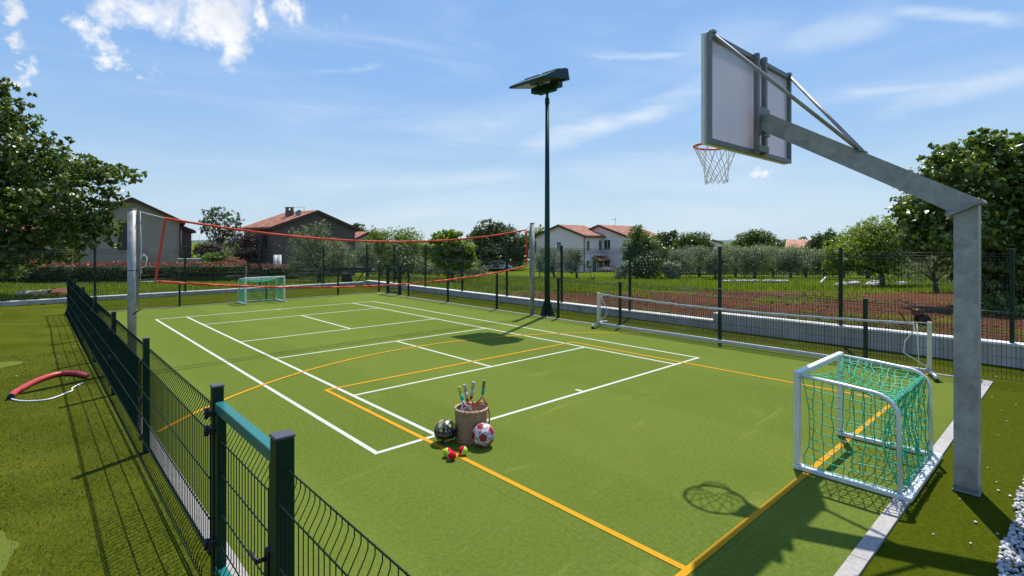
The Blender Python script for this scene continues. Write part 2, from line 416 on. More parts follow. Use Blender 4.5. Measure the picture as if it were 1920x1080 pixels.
M['black'] = plain('black_plastic', (.012, .012, .013), .5)
M['pole'] = plain('pole_paint', (.004, .040, .038), .4, var=.15, scale=2, spec=.3)
M['orange'] = plain('orange_webbing', (.62, .055, .012), .75, var=.2, scale=30)
M['cord'] = plain('dark_cord', (.02, .02, .02), .8)
M['white_cord'] = plain('white_cord', (.72, .72, .70), .7)
M['netwhite'] = plain('white_tape', (.66, .65, .66), .75, var=.12, scale=20)
M['trimwhite'] = plain('white_edge', (.78, .74, .66), .6, var=.06)
M['cream'] = plain('cream_post', (.60, .60, .42), .5, var=.06)
M['red'] = plain('rim_red', (.85, .06, .02), .4, var=.1)
M['board'] = None
def board_mat():
    m = NM('backboard_panel'); n = m.noise(2.5, 5, .6)
    c = m.mix(m.mr(n, .35, .7), (.62, .61, .68), (.74, .72, .76))
    m.fin(c, .45)
    tr = m.n.new('ShaderNodeBsdfTranslucent'); tr.inputs[0].default_value = (.8, .78, .82, 1)
    mx = m.n.new('ShaderNodeMixShader'); mx.inputs[0].default_value = .5
    m.l.new(m.b.outputs[0], mx.inputs[1]); m.l.new(tr.outputs[0], mx.inputs[2]); m.l.new(mx.outputs[0], m.o.inputs[0])
    return m.m
M['board'] = board_mat()
M['net_green'] = plain('green_twine', (.008, .42, .22), .6, var=.2, scale=20)
M['glass'] = plain('lamp_glass', (.10, .11, .035), .3, var=.25, scale=6)
def leaf_mat(name, a, b, c3, trans=.32, rough=.42):
    a, b, c3 = sca(.90, a, b, c3)
    m = NM(name); ri = m.geo.outputs['Random Per Island']
    c = m.ramp(ri, [(0, a), (.45, b), (.9, c3)])
    big = m.noise(1.4, 3, .6); c = m.mix(m.mr(big, .35, .65, 0, .45), c, a)
    m.fin(c, rough, 0, .5)
    tr = m.n.new('ShaderNodeBsdfTranslucent'); tc_ = m.mix(.5, c, (.55, .62, .02), 'MULTIPLY')
    hs = m.n.new('ShaderNodeMix'); hs.data_type = 'RGBA'; hs.inputs[0].default_value = .6
    m.l.new(c, hs.inputs[6]); hs.inputs[7].default_value = (b[0] * 2.0, b[1] * 2.0, b[2] * .5, 1)
    m.l.new(hs.outputs[2], tr.inputs[0])
    mx = m.n.new('ShaderNodeMixShader'); mx.inputs[0].default_value = trans
    m.l.new(m.b.outputs[0], mx.inputs[1]); m.l.new(tr.outputs[0], mx.inputs[2]); m.l.new(mx.outputs[0], m.o.inputs[0])
    return m.m
L = {}
L['broad'] = leaf_mat('broad_leaf', (.030, .055, .005), (.095, .145, .012), (.27, .33, .055), .26, .33)
L['fig'] = leaf_mat('fig_leaf', (.035, .070, .006), (.105, .165, .014), (.28, .36, .055), .28, .36)
L['olive'] = leaf_mat('olive_leaf', (.085, .11, .05), (.17, .205, .10), (.30, .34, .20), .28, .5)
L['dark'] = leaf_mat('dark_leaf', (.028, .054, .009), (.062, .105, .020), (.15, .20, .06), .28, .42)
L['yellow'] = leaf_mat('yellow_green_leaf', (.07, .12, .008), (.16, .23, .014), (.28, .35, .03), .45, .45)
L['plum'] = leaf_mat('plum_leaf', (.022, .008, .012), (.050, .016, .022), (.09, .035, .04), .2, .45)
L['light'] = leaf_mat('light_green_leaf', (.09, .15, .02), (.15, .23, .03), (.22, .30, .06), .35, .45)
L['redtip'] = leaf_mat('red_leaf', (.16, .035, .018), (.26, .07, .03), (.30, .13, .05), .25, .45)
L['flower'] = leaf_mat('white_bloom', (.10, .14, .06), (.20, .25, .14), (.60, .60, .55), .2, .5)
L['bark'] = plain('bark', (.085, .065, .048), .9, var=.4, scale=14, bump=.8)
L['grass'] = leaf_mat('meadow_blade', (.06, .105, .006), (.14, .19, .010), (.32, .34, .05), .45, .7)
L['blade'] = leaf_mat('turf_blade', (.035, .050, .002), (.070, .090, .005), (.19, .21, .04), .25, .7)

# ------------------------------------------------------------------ ground, court, kerbs
def axis(a, fine0, fine1, step, b):
    """coordinates: coarse - fine - coarse"""
    c = list(np.arange(fine0, fine1 + 1e-6, step)); out = []
    v = fine0; k = step
    while v > a: k *= 1.28; v -= k; out.append(v)
    out = out[::-1] + c; v = fine1; k = step
    while v < b: k *= 1.28; v += k; out.append(v)
    return out
xs = sorted(set([round(v, 3) for v in axis(-2500, -30, 60, .75, 3500)] + [9.2, 9.24]))
ys = sorted(set([round(v, 3) for v in axis(-1500, -30, 75, .75, 3500)] + [18.3, 18.34]))
gb = MB(); nx = len(xs)
gb.v = [(x, y, terrain(x, y) if not (9.205 < x < 9.25 and y < 18.3) and not (18.31 < y < 18.35 and x < 9.2) else terrain(max(x, 9.3), max(y, 18.4) if x < 9.2 else y)) for y in ys for x in xs]
gb.f = [(j * nx + i, j * nx + i + 1, (j + 1) * nx + i + 1, (j + 1) * nx + i) for j in range(len(ys) - 1) for i in range(nx - 1)]
gb.sm = [True] * len(gb.f)
tag(gb.build('ground', M['ground']), kind='structure')

def flat(name, rects, z, mat, kind='structure', label=None):
    """union of axis aligned rectangles as one sheet, no overlapping faces"""
    X = sorted({v for r in rects for v in (r[0], r[1])}); Y = sorted({v for r in rects for v in (r[2], r[3])})
    mb = MB(); idx = {}
    def vid(i, j):
        if (i, j) not in idx: idx[(i, j)] = len(mb.v); mb.v.append((X[i], Y[j], z))
        return idx[(i, j)]
    for i in range(len(X) - 1):
        for j in range(len(Y) - 1):
            cx, cy = (X[i] + X[i + 1]) / 2, (Y[j] + Y[j + 1]) / 2
            if any(r[0] < cx < r[1] and r[2] < cy < r[3] for r in rects):
                mb.f.append((vid(i, j), vid(i + 1, j), vid(i + 1, j + 1), vid(i, j + 1))); mb.sm.append(False)
    return tag(mb.build(name, mat), kind=kind)
CX0, CX1, CYA, CYB = -1.46, 7.63, -3.52, 14.28
flat('court', [(CX0, CX1, CYA, CYB)], 0.0, M['court'])
flat('border_turf', [(7.69, 9.2, -12, 18.3), (-1.55, 7.69, 14.33, 18.3), (-1.55, 7.69, -12, -3.62)], -.004, M['border'])
kb = MB()
kb.bbox(-1.56, -1.46, -3.52, 14.33, -.1, .016); kb.bbox(7.63, 7.69, -3.52, 14.33, -.1, .012); kb.bbox(-1.46, 7.63, 14.28, 14.33, -.1, .010)
n = 0; x = -1.56
while x < 7.69:
    x2 = min(x + .995, 7.69); kb.bbox(x + .003, x2 - .003, -3.62, -3.523, -.1, .014); x = x2
tag(kb.build('kerb', M['concrete']), kind='structure')
w = .05
W0, W1, W2, W3, W4 = 0, .684, 3.03, 5.352, 6.077
yv = [0, 1.906, 4.846, 6.885, 9.85, 11.62]
rc = []
h = w / 2
for x in (W0, W4): rc.append((x - h, x + h, -h, yv[5] + h))
for x in (W1, W3): rc.append((x - h, x + h, -h, yv[5] + h))
for y in (0, yv[5]): rc.append((W0 - h, W4 + h, y - h, y + h))
for y in yv[1:5]: rc.append((W1 - h, W3 + h, y - h, y + h))
rc.append((W2 - h, W2 + h, yv[1], yv[2])); rc.append((W2 - h, W2 + h, yv[3], yv[4])); rc.append((W2 - h, W2 + h, 0, .14))
rc.append((W2 - h, W2 + h, yv[5] - .14, yv[5]))
flat('white_court_lines', rc, .002, M['white_line'])
by = -2.9
yr = [(-1.44, 7.62, by - h, by + h), (.53 - h, .53 + h, by, 2.39 + h), (5.55 - h, 5.55 + h, by, 2.39 + h), (.53 - h, 5.55 + h, 2.39 - h, 2.39 + h)]
flat('yellow_court_lines', yr, .004, M['yellow_line'])
ab = MB(); n = 60; RA, acx, acy = 5.9, 3.04, -1.82
a0 = math.acos(min(1, (7.62 - acx) / (RA + h))); a1 = math.pi - math.acos(min(1, (acx + 1.44) / (RA + h)))
for i in range(n + 1):
    t = a0 + (a1 - a0) * i / n
    for r in (RA - h, RA + h): ab.v.append((acx + r * math.cos(t), acy + r * math.sin(t), .006))
ab.f = [(2 * i, 2 * i + 1, 2 * i + 3, 2 * i + 2) for i in range(n)]; ab.sm = [False] * n
tag(ab.build('yellow_arc_line', M['yellow_line']), kind='structure')

# lawn of the mini golf on the left, gently mounded
def lawn_h(x, y):
    h_ = -.006
    for cx, cy, rx, ry, a in ((-4.2, 11.2, 1.6, 1.7, .30), (-5.0, 7.6, 1.5, 1.6, .12), (-3.4, 15.3, 1.5, 1.3, .16), (-6.5, 3.0, 2.5, 3.0, .15)):
        h_ += a * math.exp(-((x - cx) / rx) ** 2 - ((y - cy) / ry) ** 2)
    return h_ + .012 * mnoise.noise(Vector((x * .9, y * .9, 0))) * sstep(-1.7, -2.4, x)
lb = MB(); lx = [-30, -22, -16, -12] + list(np.arange(-9, -1.8, .2)) + [-1.8, -1.56]; ly = list(np.arange(-8, 18.31, .2)) + [18.3]
lx = sorted(set(round(float(v), 3) for v in lx)); ly = sorted(set(round(float(v), 3) for v in ly))
lb.v = [(x, y, lawn_h(x, y)) for y in ly for x in lx]; k = len(lx)
lb.f = [(j * k + i, j * k + i + 1, (j + 1) * k + i + 1, (j + 1) * k + i) for j in range(len(ly) - 1) for i in range(k - 1)]; lb.sm = [True] * len(lb.f)
tag(lb.build('lawn', M['lawn']), kind='structure')
def green_patch(name, cx, cy, rx, ry, seed):
    mb = MB(); r_ = random.Random(seed); ph = [r_.uniform(0, 6.28) for _ in range(3)]
    n = 150; rings = 7
    for q in range(rings + 1):
        for i in range(n):
            t = 2 * math.pi * i / n; k_ = (1 + .10 * math.sin(2 * t + ph[0]) + .05 * math.sin(3 * t + ph[1]) + .10 * mnoise.noise(Vector((t * 5, seed, 0)))) * q / rings
            x, y = cx + rx * k_ * math.cos(t), cy + ry * k_ * math.sin(t)
            mb.v.append((x, y, lawn_h(x, y) + .006))
    mb.f = [(q * n + i, q * n + (i + 1) % n, (q + 1) * n + (i + 1) % n, (q + 1) * n + i) for q in range(1, rings) for i in range(n)] + [tuple(n + i for i in range(n))]
    mb.sm = [True] * len(mb.f)
    return tag(mb.build(name, M['green']), kind='structure')
green_patch('putting_green', -3.05, 7.25, .55, .30, 1)
green_patch('putting_green', -3.12, -.05, .62, .8, 2)

# short blades that stand in the long turf close to the camera
def blades(name, regions, mat, hfun, hgt, wid, seed, zoff=0, kind='stuff', lab=None, cat=None):
    rg = np.random.default_rng(seed); PV = []
    for (x0, x1, y0, y1, n) in regions:
        x = rg.uniform(x0, x1, n); y = rg.uniform(y0, y1, n)
        z = np.array([hfun(a, b) for a, b in zip(x, y)])
        PV.append(np.stack([x, y, z], 1))
    p = np.concatenate(PV); n = len(p)
    a = rg.uniform(0, 2 * np.pi, n); hh = hgt * rg.uniform(.5, 1.3, n); ww = wid * rg.uniform(.6, 1.4, n)
    sx, sy = np.cos(a) * ww, np.sin(a) * ww; lean = rg.normal(0, .45, (n, 2)) * hh[:, None]
    V = np.zeros((n, 3, 3)); V[:, 0] = p; V[:, 1] = p; V[:, 2] = p
    V[:, 0, 0] -= sx; V[:, 0, 1] -= sy; V[:, 1, 0] += sx; V[:, 1, 1] += sy
    V[:, 2, 0] += lean[:, 0]; V[:, 2, 1] += lean[:, 1]; V[:, 2, 2] += hh; V[:, :, 2] += zoff
    o = np_mesh(name, V.reshape(-1, 3), np.arange(3 * n).reshape(n, 3), mat)
    return tag(o, lab, cat, kind=kind)
blades('turf_pile', [(-4.6, -1.62, -4.0, 3.0, 26000), (-4.8, -1.62, 3.0, 8, 15000)], L['blade'],
       lambda x, y: lawn_h(x, y) if x < -1.6 else -.004, .022, .0028, 5)

# low walls round the court
wb = MB(); wb.bbox(9.15, 9.36, 1.28, 18.2, -.1, .165)
rw = empty('retaining_wall', (9.25, 9.7, 0), 'lower stretch of grey concrete wall behind the right side of the court, below the red soil', 'wall')
wb.build('wall_body', M['wall'], rw); c_ = MB(); c_.bbox(9.13, 9.38, 1.28, 18.18, .165, .195); c_.build('wall_cap', M['cap'], rw)
wb = MB(); wb.bbox(9.15, 9.36, -13, 1.277, -.1, .335)
rw2 = empty('retaining_wall', (9.25, -5, 0), 'taller stretch of grey concrete wall behind the hoop post and tennis net, with pale cap', 'wall')
wb.build('wall_body', M['wall'], rw2); c_ = MB(); c_.bbox(9.13, 9.38, -13, 1.275, .335, .370); c_.build('wall_cap', M['cap'], rw2)
fw = empty('retaining_wall', (-4, 18.3, 0), 'very low concrete wall with pale cap along the far end, before the hedge', 'wall')
wb = MB(); wb.bbox(-34, 9.12, 18.2, 18.4, -.1, .105); wb.build('wall_body', M['wall'], fw)
c_ = MB(); c_.bbox(-34, 9.12, 18.18, 18.42, .105, .13); c_.build('wall_cap', M['cap'], fw)

# ------------------------------------------------------------------ welded mesh fences
def fence_panel(mb, p0, ax, length, z0, z1, nrm, folds, spacing=.05, r=.0033, rh=.0038, extra=(), lip=False):
    """vertical wires with folds (z, height, bulge) and horizontal wires; p0 start, ax unit direction, nrm outward side"""
    ax = Vector(ax); nrm = Vector(nrm); p0 = Vector(p0)
    prof = [(0, z0)]; hz = [(0, z0 + .012)]
    for zc, hh, b in folds:
        prof += [(0, zc - hh), (b * .85, zc - hh * .22), (b, zc), (b * .85, zc + hh * .22), (0, zc + hh)]
        hz += [(0, zc - hh), (b + .002, zc), (0, zc + hh)]
    prof += [(0, z1)]; hz += [(0, z1)]
    if lip:
        prof = [(.045, z0), (.045, z0 + .035), (.032, z0 + .065), (0, z0 + .12), (0, z1 - .125), (-.034, z1 - .065), (-.046, z1 - .035), (-.046, z1)]
        hz = [(.045, z0 + .004), (.002, z0 + .12), (.002, z1 - .125), (-.046, z1)]
    hz += [(0, e) for e in extra]
    n = max(2, int(round(length / spacing)))
    for i in range(n):
        q = p0 + ax * (length * (i + .5) / n)
        pts = [q + nrm * o + Vector((0, 0, z)) for o, z in prof]
        m = len(pts); vs = []
        for k_, p in enumerate(pts):
            vs += [p + ax * r, p - ax * r * .5 + nrm * r * .87, p - ax * r * .5 - nrm * r * .87]
        fs = [(a * 3 + b, a * 3 + (b + 1) % 3, (a + 1) * 3 + (b + 1) % 3, (a + 1) * 3 + b) for a in range(m - 1) for b in range(3)]
        mb.add(vs, fs, True)
    for o, z in hz:
        a = p0 + nrm * (o + r * 1.5) + Vector((0, 0, z)); mb.tube([a, a + ax * length], rh, 5, True)
    return mb
def square_post(mb, x, y, z0, z1, a, b): return mb.bev(x - a / 2, x + a / 2, y - b / 2, y + b / 2, z0, z1, .004)
LOWF = [(.87, .085, .045), (.13, .08, .045)]
TALLF = lambda z: [(z + .12, .06, .035), (z + .62, .06, .035), (z + 1.12, .06, .035), (z + 1.38, .045, .03)]
def add_posts(root, pts, z0, z1, a=.05, b=.06, cap=True):
    for x, y in pts:
        mb = MB(); square_post(mb, x, y, z0, z1, a, b); pp = mb.build('post', M['fence'], root)
        cb = MB(); cb.bev(x - a / 2 - .003, x + a / 2 + .003, y - b / 2 - .003, y + b / 2 + .003, z1 + .0005, z1 + .012, .003); cb.build('post_cap', M['post_cap'], pp)
# left low fence, two stretches either side of the gate
yl = [1.5 + 2.56 * i for i in range(0, 6)]; yl[-1] = 14.3
lf = empty('mesh_fence', (-1.6, 6, 0), 'long low dark green mesh fence on the left, from the gate to the far corner', 'fence')
ylist = [-1.05] + yl
add_posts(lf, [(-1.6, y) for y in yl], -.05, 1.075, .05, .06)
for i in range(len(ylist) - 1):
    mb = MB(); fence_panel(mb, (-1.632, ylist[i] + .004, 0), (0, 1, 0), ylist[i + 1] - ylist[i] - .008, .03, 1.0, (-1, 0, 0), [], .050, .0036, .0045, lip=True, extra=(.36, .60))
    pn = mb.build('mesh_panel', M['wire_dull'], lf)
    for z in (.15, .5, .86):
        cl = MB(); cl.bbox(-1.655, -1.6, ylist[i + 1] - .035, ylist[i + 1] + .035, z - .02, z + .02); cl.build('clamp', M['black'], lf)
nf = empty('mesh_fence', (-1.6, -3.3, 0), 'low dark green mesh fence panel nearest the camera, just right of the gate', 'fence')
mb = MB(); fence_panel(mb, (-1.632, -4.62, 0), (0, 1, 0), 2.48, .03, 1.0, (-1, 0, 0), [], .050, .0028, .0038, lip=True, extra=(.36, .60)); mb.build('mesh_panel', M['wire_dull'], nf)
add_posts(nf, [(-1.6, -4.68)], -.05, 1.075)
# near gate
gt = empty('garden_gate', (-1.6, -1.6, 0), 'dark green gate with sky-tinted top rail and mesh infill, nearest the camera', 'gate')
for y, a in ((-1.05, .06), (-2.14, .08)):
    mb = MB(); square_post(mb, -1.6, y, -.05, 1.135, a, a); pp = mb.build('gate_post', M['fence'], gt)
    cb = MB(); cb.bev(-1.6 - a / 2 - .004, -1.6 + a / 2 + .004, y - a / 2 - .004, y + a / 2 + .004, 1.1355, 1.15, .004); cb.build('post_cap', M['post_cap'], pp)
mb = MB(); mb.bev(-1.625, -1.575, -2.085, -1.105, 1.0, 1.06, .004); mb.build('top_rail', M['rail'], gt)
mb = MB(); mb.bev(-1.625, -1.575, -2.085, -1.105, .06, .11, .004); mb.build('bottom_rail', M['rail'], gt)
for y in (-1.13, -2.06):
    mb = MB(); mb.bev(-1.625, -1.575, y - .024, y + .024, .1105, .9995, .004); mb.build('stile', M['fence'], gt)
mb = MB(); fence_panel(mb, (-1.60, -2.03, 0), (0, 1, 0), .87, .115, .97, (-1, 0, 0), [], .05, .0032, .004, lip=True, extra=(.42, .65)); mb.build('mesh_panel', M['wire_dull'], gt)
for z in (.24, .90, 1.0):
    mb = MB(); mb.tube([(-1.655, -1.085, z), (-1.60, -1.09, z)], .014, 10); mb.bbox(-1.66, -1.6305, -1.115, -1.055, z - .016, z + .016)
    mb.tube([(-1.665, -1.085, z - .03), (-1.665, -1.085, z + .03)], .012, 10); mb.build('hinge', M['black'], gt)
mb = MB(); mb.bbox(-1.645, -1.6255, -2.085, -2.035, .48, .62); mb.tube([(-1.68, -2.06, .58), (-1.645, -2.06, .58)], .010, 8); mb.tube([(-1.68, -2.06, .58), (-1.68, -1.95, .575)], .010, 8); mb.build('handle', M['black'], gt)
# far low fence
ff = empty('mesh_fence', (3, 14.32, 0), 'low dark green mesh fence across the far end of the court, behind the small goal', 'fence')
fx = [1.02, 3.55, 6.09]
add_posts(ff, [(x, 14.34) for x in fx], -.05, 1.05)
fxx = [-1.56] + fx + [7.76]
for i in range(4):
    mb = MB(); fence_panel(mb, (fxx[i] + .035, 14.372, 0), (1, 0, 0), fxx[i + 1] - fxx[i] - .07, .03, 1.0, (0, 1, 0), [], .05, lip=True, extra=(.36, .60)); mb.build('mesh_panel', M['wire'], ff)
# right low fence
rf = empty('mesh_fence', (7.76, 4, 0), 'low dark green mesh fence along the right side of the court, behind the floodlight pole', 'fence')
ry = [14.32, 12.14, 9.70, 7.24, 4.80, 2.85, .44, -2.05]
add_posts(rf, [(7.76, y) for y in ry], -.05, 1.05)
for a, b in list(zip(ry[1:-1], ry[2:])) + [(ry[-1], -5.1)]:
    mb = MB(); fence_panel(mb, (7.792, b + .035, 0), (0, 1, 0), a - b - .07, .03, 1.0, (1, 0, 0), [], .05, lip=True, extra=(.36, .60)); mb.build('mesh_panel', M['wire'], rf)
g2 = empty('garden_gate', (7.76, 13.1, 0), 'small dark green gate in the far right corner of the court', 'gate')
for y in (13.62, 12.75):
    mb = MB(); square_post(mb, 7.76, y, -.05, 1.12, .09, .09); mb.build('gate_post', M['fence'], g2)
mb = MB(); mb.bbox(7.735, 7.785, 12.82, 13.55, 1.0, 1.05); mb.build('top_rail', M['fence'], g2)
mb = MB(); mb.bbox(7.735, 7.785, 12.82, 13.55, .06, .11); mb.build('bottom_rail', M['fence'], g2)
mb = MB(); fence_panel(mb, (7.762, 12.80, 0), (0, 1, 0), .77, .11, 1.0, (1, 0, 0), [(.87, .07, .04)], .04); mb.build('mesh_panel', M['wire'], g2)
# tall fence on the walls
def tallrow(root, line, fixed, pts, zb, along, nrm):
    add_posts(root, [((fixed, t) if along == 'y' else (t, fixed)) for t in pts], zb, 1.86 if along == 'y' else 1.80, .055, .055)
tf = empty('tall_mesh_fence', (9.25, 4, .2), 'tall dark green mesh fence standing on the grey wall along the right side', 'fence')
yt = [18.25, 15.75, 13.31, 10.89, 8.46, 6.03, 3.62, 1.17, -1.27, -3.70, -6.2]
for i, y in enumerate(yt):
    zb = .15 if y > 1.25 else .33
    add_posts(tf, [(9.25, y)], zb, 1.87, .06, .06)
    if i:
        z0 = .2 if y > 1.0 else .375
        mb = MB(); fence_panel(mb, (9.285, y + .035, 0), (0, 1, 0), yt[i - 1] - y - .07, z0 + .02, 1.80, (1, 0, 0),
                               [(1.70, .05, .03), (1.30, .05, .03), (.85, .05, .03), (.50, .05, .03)], .05, .0030)
        mb.build('mesh_panel', M['wire'], tf)
tf2 = empty('tall_mesh_fence', (2, 18.3, .1), 'tall dark green mesh fence across the far end, before the grass and the hedge', 'fence')
xt = [9.22, 7.2, 4.55, 1.92, -.74, -3.4, -6.05, -8.7, -11.3, -14]
for i, x in enumerate(xt):
    if i: add_posts(tf2, [(x, 18.3)], .1, 1.80, .06, .06)
    if i:
        mb = MB(); fence_panel(mb, (x + .035, 18.335, 0), (1, 0, 0), xt[i - 1] - x - .07, .15, 1.72, (0, 1, 0),
                               [(1.62, .05, .03), (1.10, .05, .03), (.60, .05, .03)], .05, .0030)
        mb.build('mesh_panel', M['wire'], tf2)

# ------------------------------------------------------------------ floodlight
PX, PY = 7.90, 5.33
fl = empty('floodlight_pole', (PX, PY, 0), 'tall dark green floodlight pole beside the court with two flat lamps on top', 'floodlight')
mb = MB(); mb.tube([(PX, PY, 0), (PX, PY, 2.5), (PX, PY, 5.78)], [.078, .07, .052], 20); mb.tube([(PX, PY, 5.7), (PX, PY, 5.86)], .062, 20)
mb.tube([(PX, PY, 5.86), (PX, PY, 6.08)], .035, 14)
pl = mb.build('pole', M['pole'], fl)
mb = MB(); mb.bbox(PX - .17, PX + .17, PY - .17, PY + .17, 0, .02)
for a in range(4):
    t = a * math.pi / 2 + math.pi / 4; dx, dy = math.cos(t), math.sin(t)
    mb.poly([(PX + dx * .05, PY + dy * .05, .0205), (PX + dx * .19, PY + dy * .19, .0205), (PX + dx * .078, PY + dy * .078, .42), (PX + dx * .05, PY + dy * .05, .42)], (-dy * .012, dx * .012, 0))
mb.build('base_plate', M['pole'], fl)
for sx in (-1, 1):
    for sy in (-1, 1):
        b_ = MB(); b_.tube([(PX + sx * .14, PY + sy * .14, .0205), (PX + sx * .14, PY + sy * .14, .06)], .014, 6); b_.build('anchor_bolt', M['galv'], fl)
mb = MB(); mb.bbox(PX - .12, PX + .06, PY - .50, PY + .50, 6.06, 6.20); mb.bbox(PX - .10, PX + .06, PY - .30, PY + .30, 6.0, 6.059); mb.build('cross_arm', M['pole'], fl)
tilt = R(13)
for s_ in (-1, 1):
    c0 = Vector((PX - .34, PY + s_ * .335, 6.27)); rot = Matrix.Rotation(-tilt, 3, 'Y')
    def q(x, y, z): return c0 + rot @ Vector((x, y, z))
    mb = MB()
    w2 = .33
    prof = [(-.46, -.065), (-.46, -.01), (.05, .13), (.40, .17), (.40, -.095), (.34, -.095)]
    vs = [q(x, -w2, z) for x, z in prof] + [q(x, w2, z) for x, z in prof]; n = len(prof)
    mb.add(vs, [tuple(range(n)), tuple(range(2 * n - 1, n - 1, -1))] + [(i, i + n, (i + 1) % n + n, (i + 1) % n) for i in range(n)])
    for k_ in range(6):
        x = .12 + k_ * .045; mb.box(q(x, 0, .152), (.008, .56, .03), rot)
    hd = mb.build('lamp_head', M['pole'], fl)
    mb = MB(); mb.box(q(-.055, 0, -.078), (.66, .50, .01), Matrix.Rotation(-tilt, 3, 'Y') @ Matrix.Rotation(.04, 3, 'Y')); mb.build('lamp_glass', M['glass'], hd)
    mb = MB(); mb.box(q(.50, .02 * s_, .02), (.19, .42, .30), rot); mb.build('ballast_box', M['pole'], fl)
    mb = MB(); mb.bar(q(.30, 0, -.09), (PX, PY + s_ * .30, 6.19), .30, .05); mb.build('bracket', M['pole'], fl)

# ------------------------------------------------------------------ volleyball posts and net
VP = [(-1.23, 5.52), (7.70, 5.70)]
vlab = ['round grey volleyball post on the left, behind the low fence', 'round grey volleyball post on the right, next to the floodlight pole']
for i, (x, y) in enumerate(VP):
    v = empty('volleyball_post', (x, y, 0), vlab[i], 'net post', 'volleyball posts')
    s_ = 1 if i == 0 else -1
    mb = MB(); mb.tube([(x, y, 0), (x, y, 2.49)], .060, 24); mb.build('pole', M['galv'], v)
    mb = MB(); mb.tube([(x, y, 2.4905), (x, y, 2.505)], .062, 24); mb.lathe([(.075, 0), (.075, .006), (.061, .03)], (x, y, .001), 20); mb.build('end_cap', M['galv_dark'], v)
    mb = MB(); mb.bbox(x + s_ * .061, x + s_ * .085, y - .018, y + .018, 1.0, 2.48); mb.build('slide_rail', M['galv_dark'], v)
    mb = MB(); mb.bbox(x + s_ * .086, x + s_ * .125, y - .03, y + .03, 1.52, 1.62); mb.tube([(x + s_ * .10, y - .06, 1.57), (x + s_ * .10, y + .05, 1.57)], .022, 10); mb.build('winch', M['galv_dark'], v)
    mb = MB(); mb.tube([(x, y - .05, .86), (x + s_ * .10, y - .10, .95)], .010, 6); mb.build('rope_cleat', M['black'], v)
    mb = MB(); mb.tube([(x, y, 1.545), (x, y, 1.556)], .0612, 24); mb.build('joint_ring', M['black'], v)
def vline(t, top):
    x = -.79 + 8.26 * t; y = 5.53 + (5.69 - 5.53) * t
    if top: z = 2.375 + (2.315 - 2.375) * t - 4 * .35 * t * (1 - t)
    else: z = 1.365 + (1.33 - 1.365) * t - 4 * .285 * t * (1 - t); x += -.13 * (1 - t)
    return Vector((x, y, z))
vn = empty('volleyball_net', (3.4, 5.6, 0), 'sagging volleyball net with orange edge bands slung between the two grey posts', 'net')
def band(mb, pts, hgt, wob, seed):
    r_ = random.Random(seed); vs = []; n = len(pts)
    for i, p in enumerate(pts):
        tw = r_.uniform(-wob, wob)
        up = Vector((0, math.sin(tw), math.cos(tw))) * hgt * .5 * r_.uniform(.8, 1.1)
        vs += [p + up + Vector((0, .006, 0)), p + Vector((0, .012, 0)), p - up + Vector((0, .006, 0)), p - up - Vector((0, .006, 0)), p - Vector((0, .012, 0)), p + up - Vector((0, .006, 0))]
    fs = [(i * 6 + k, i * 6 + (k + 1) % 6, (i + 1) * 6 + (k + 1) % 6, (i + 1) * 6 + k) for i in range(n - 1) for k in range(6)]
    return mb.add(vs, fs + [tuple(range(6)), tuple(range(6 * n - 1, 6 * n - 7, -1))], True)
N = 90
band(mb := MB(), [vline(i / N, True) for i in range(N + 1)], .042, .35, 1); mb.build('top_band', M['orange'], vn)
band(mb := MB(), [vline(i / (N * 2), False) for i in range(2 * N + 1)], .040, .9, 2); mb.build('bottom_band', M['orange'], vn)
for t in (0, 1):
    a, b = vline(t, True), vline(t, False)
    mb = MB(); mb.bar(a - Vector((0, 0, .028)), b + Vector((0, 0, .02)), .036, .012, (0, 1, 0)); mb.build('side_band', M['orange'], vn)
mb = MB()
for i in range(1, 80):
    mb.tube([vline(i / 80, True) - Vector((0, 0, .03)), vline(i / 80, False) + Vector((0, 0, .02))], .0010, 3, False)
for j in range(1, 10):
    mb.tube([vline(i / 20, True).lerp(vline(i / 20, False), j / 10) for i in range(21)], .0010, 3, False)
mb.build('net_mesh', M['cord'], vn)
mb = MB()
for i, (x, y) in enumerate(VP):
    s_ = 1 if i == 0 else -1
    mb.tube([(x + s_ * .09, y, 2.47), vline(i, True)], .006, 6); mb.tube([(x + s_ * .09, y, 1.37 if i == 0 else 1.5), vline(i, False)], .005, 6)
    mb.tube([(x + s_ * .10, y - .03, 2.47), (x + s_ * .115, y - .035, 1.9), (x + s_ * .10, y - .03, 1.37)], .004, 5)
    mb.tube([(x + s_ * .09, y - .04, 1.72), (x + s_ * .15, y - .05, 1.80), (x + s_ * .19, y - .05, 1.74), (x + s_ * .17, y - .05, 1.62), (x + s_ * .11, y - .04, 1.58), (x + s_ * .12, y - .04, 1.50)], .008, 6)
mb.build('rope', M['white_cord'], vn)

# ------------------------------------------------------------------ low portable tennis net on the right
TX = 7.50; TY0, TY1 = -2.93, 3.28
tn = empty('tennis_net', (TX, .2, 0), 'low portable tennis net with white tape standing along the right edge of the court', 'net')
for y in (TY0, TY1):
    mb = MB(); mb.bev(TX - .025, TX + .025, y - .028, y + .028, .02, .80, .006); mb.build('post', M['cream'], tn)
    for s_ in (-1, 1):
        mb = MB(); mb.tube([(TX, y, .085), (TX + s_ * .20, y + (.05 if s_ > 0 else -.08), .075), (TX + s_ * .42, y + (.08 if s_ > 0 else -.15), .06)], .028, 10); ft = mb.build('foot', M['alu_dull'], tn)
        mb = MB(); mb.tube([(TX + s_ * .40, y + (.08 if s_ > 0 else -.15) - .02, .03), (TX + s_ * .40, y + (.08 if s_ > 0 else -.15) + .02, .03)], .03, 12); mb.build('rubber_foot', M['black'], ft)
mb = MB(); mb.bev(TX - .02, TX + .02, TY0 + .03, TY1 - .03, .030, .092, .006); mb.build('base_bar', M['alu_dull'], tn)
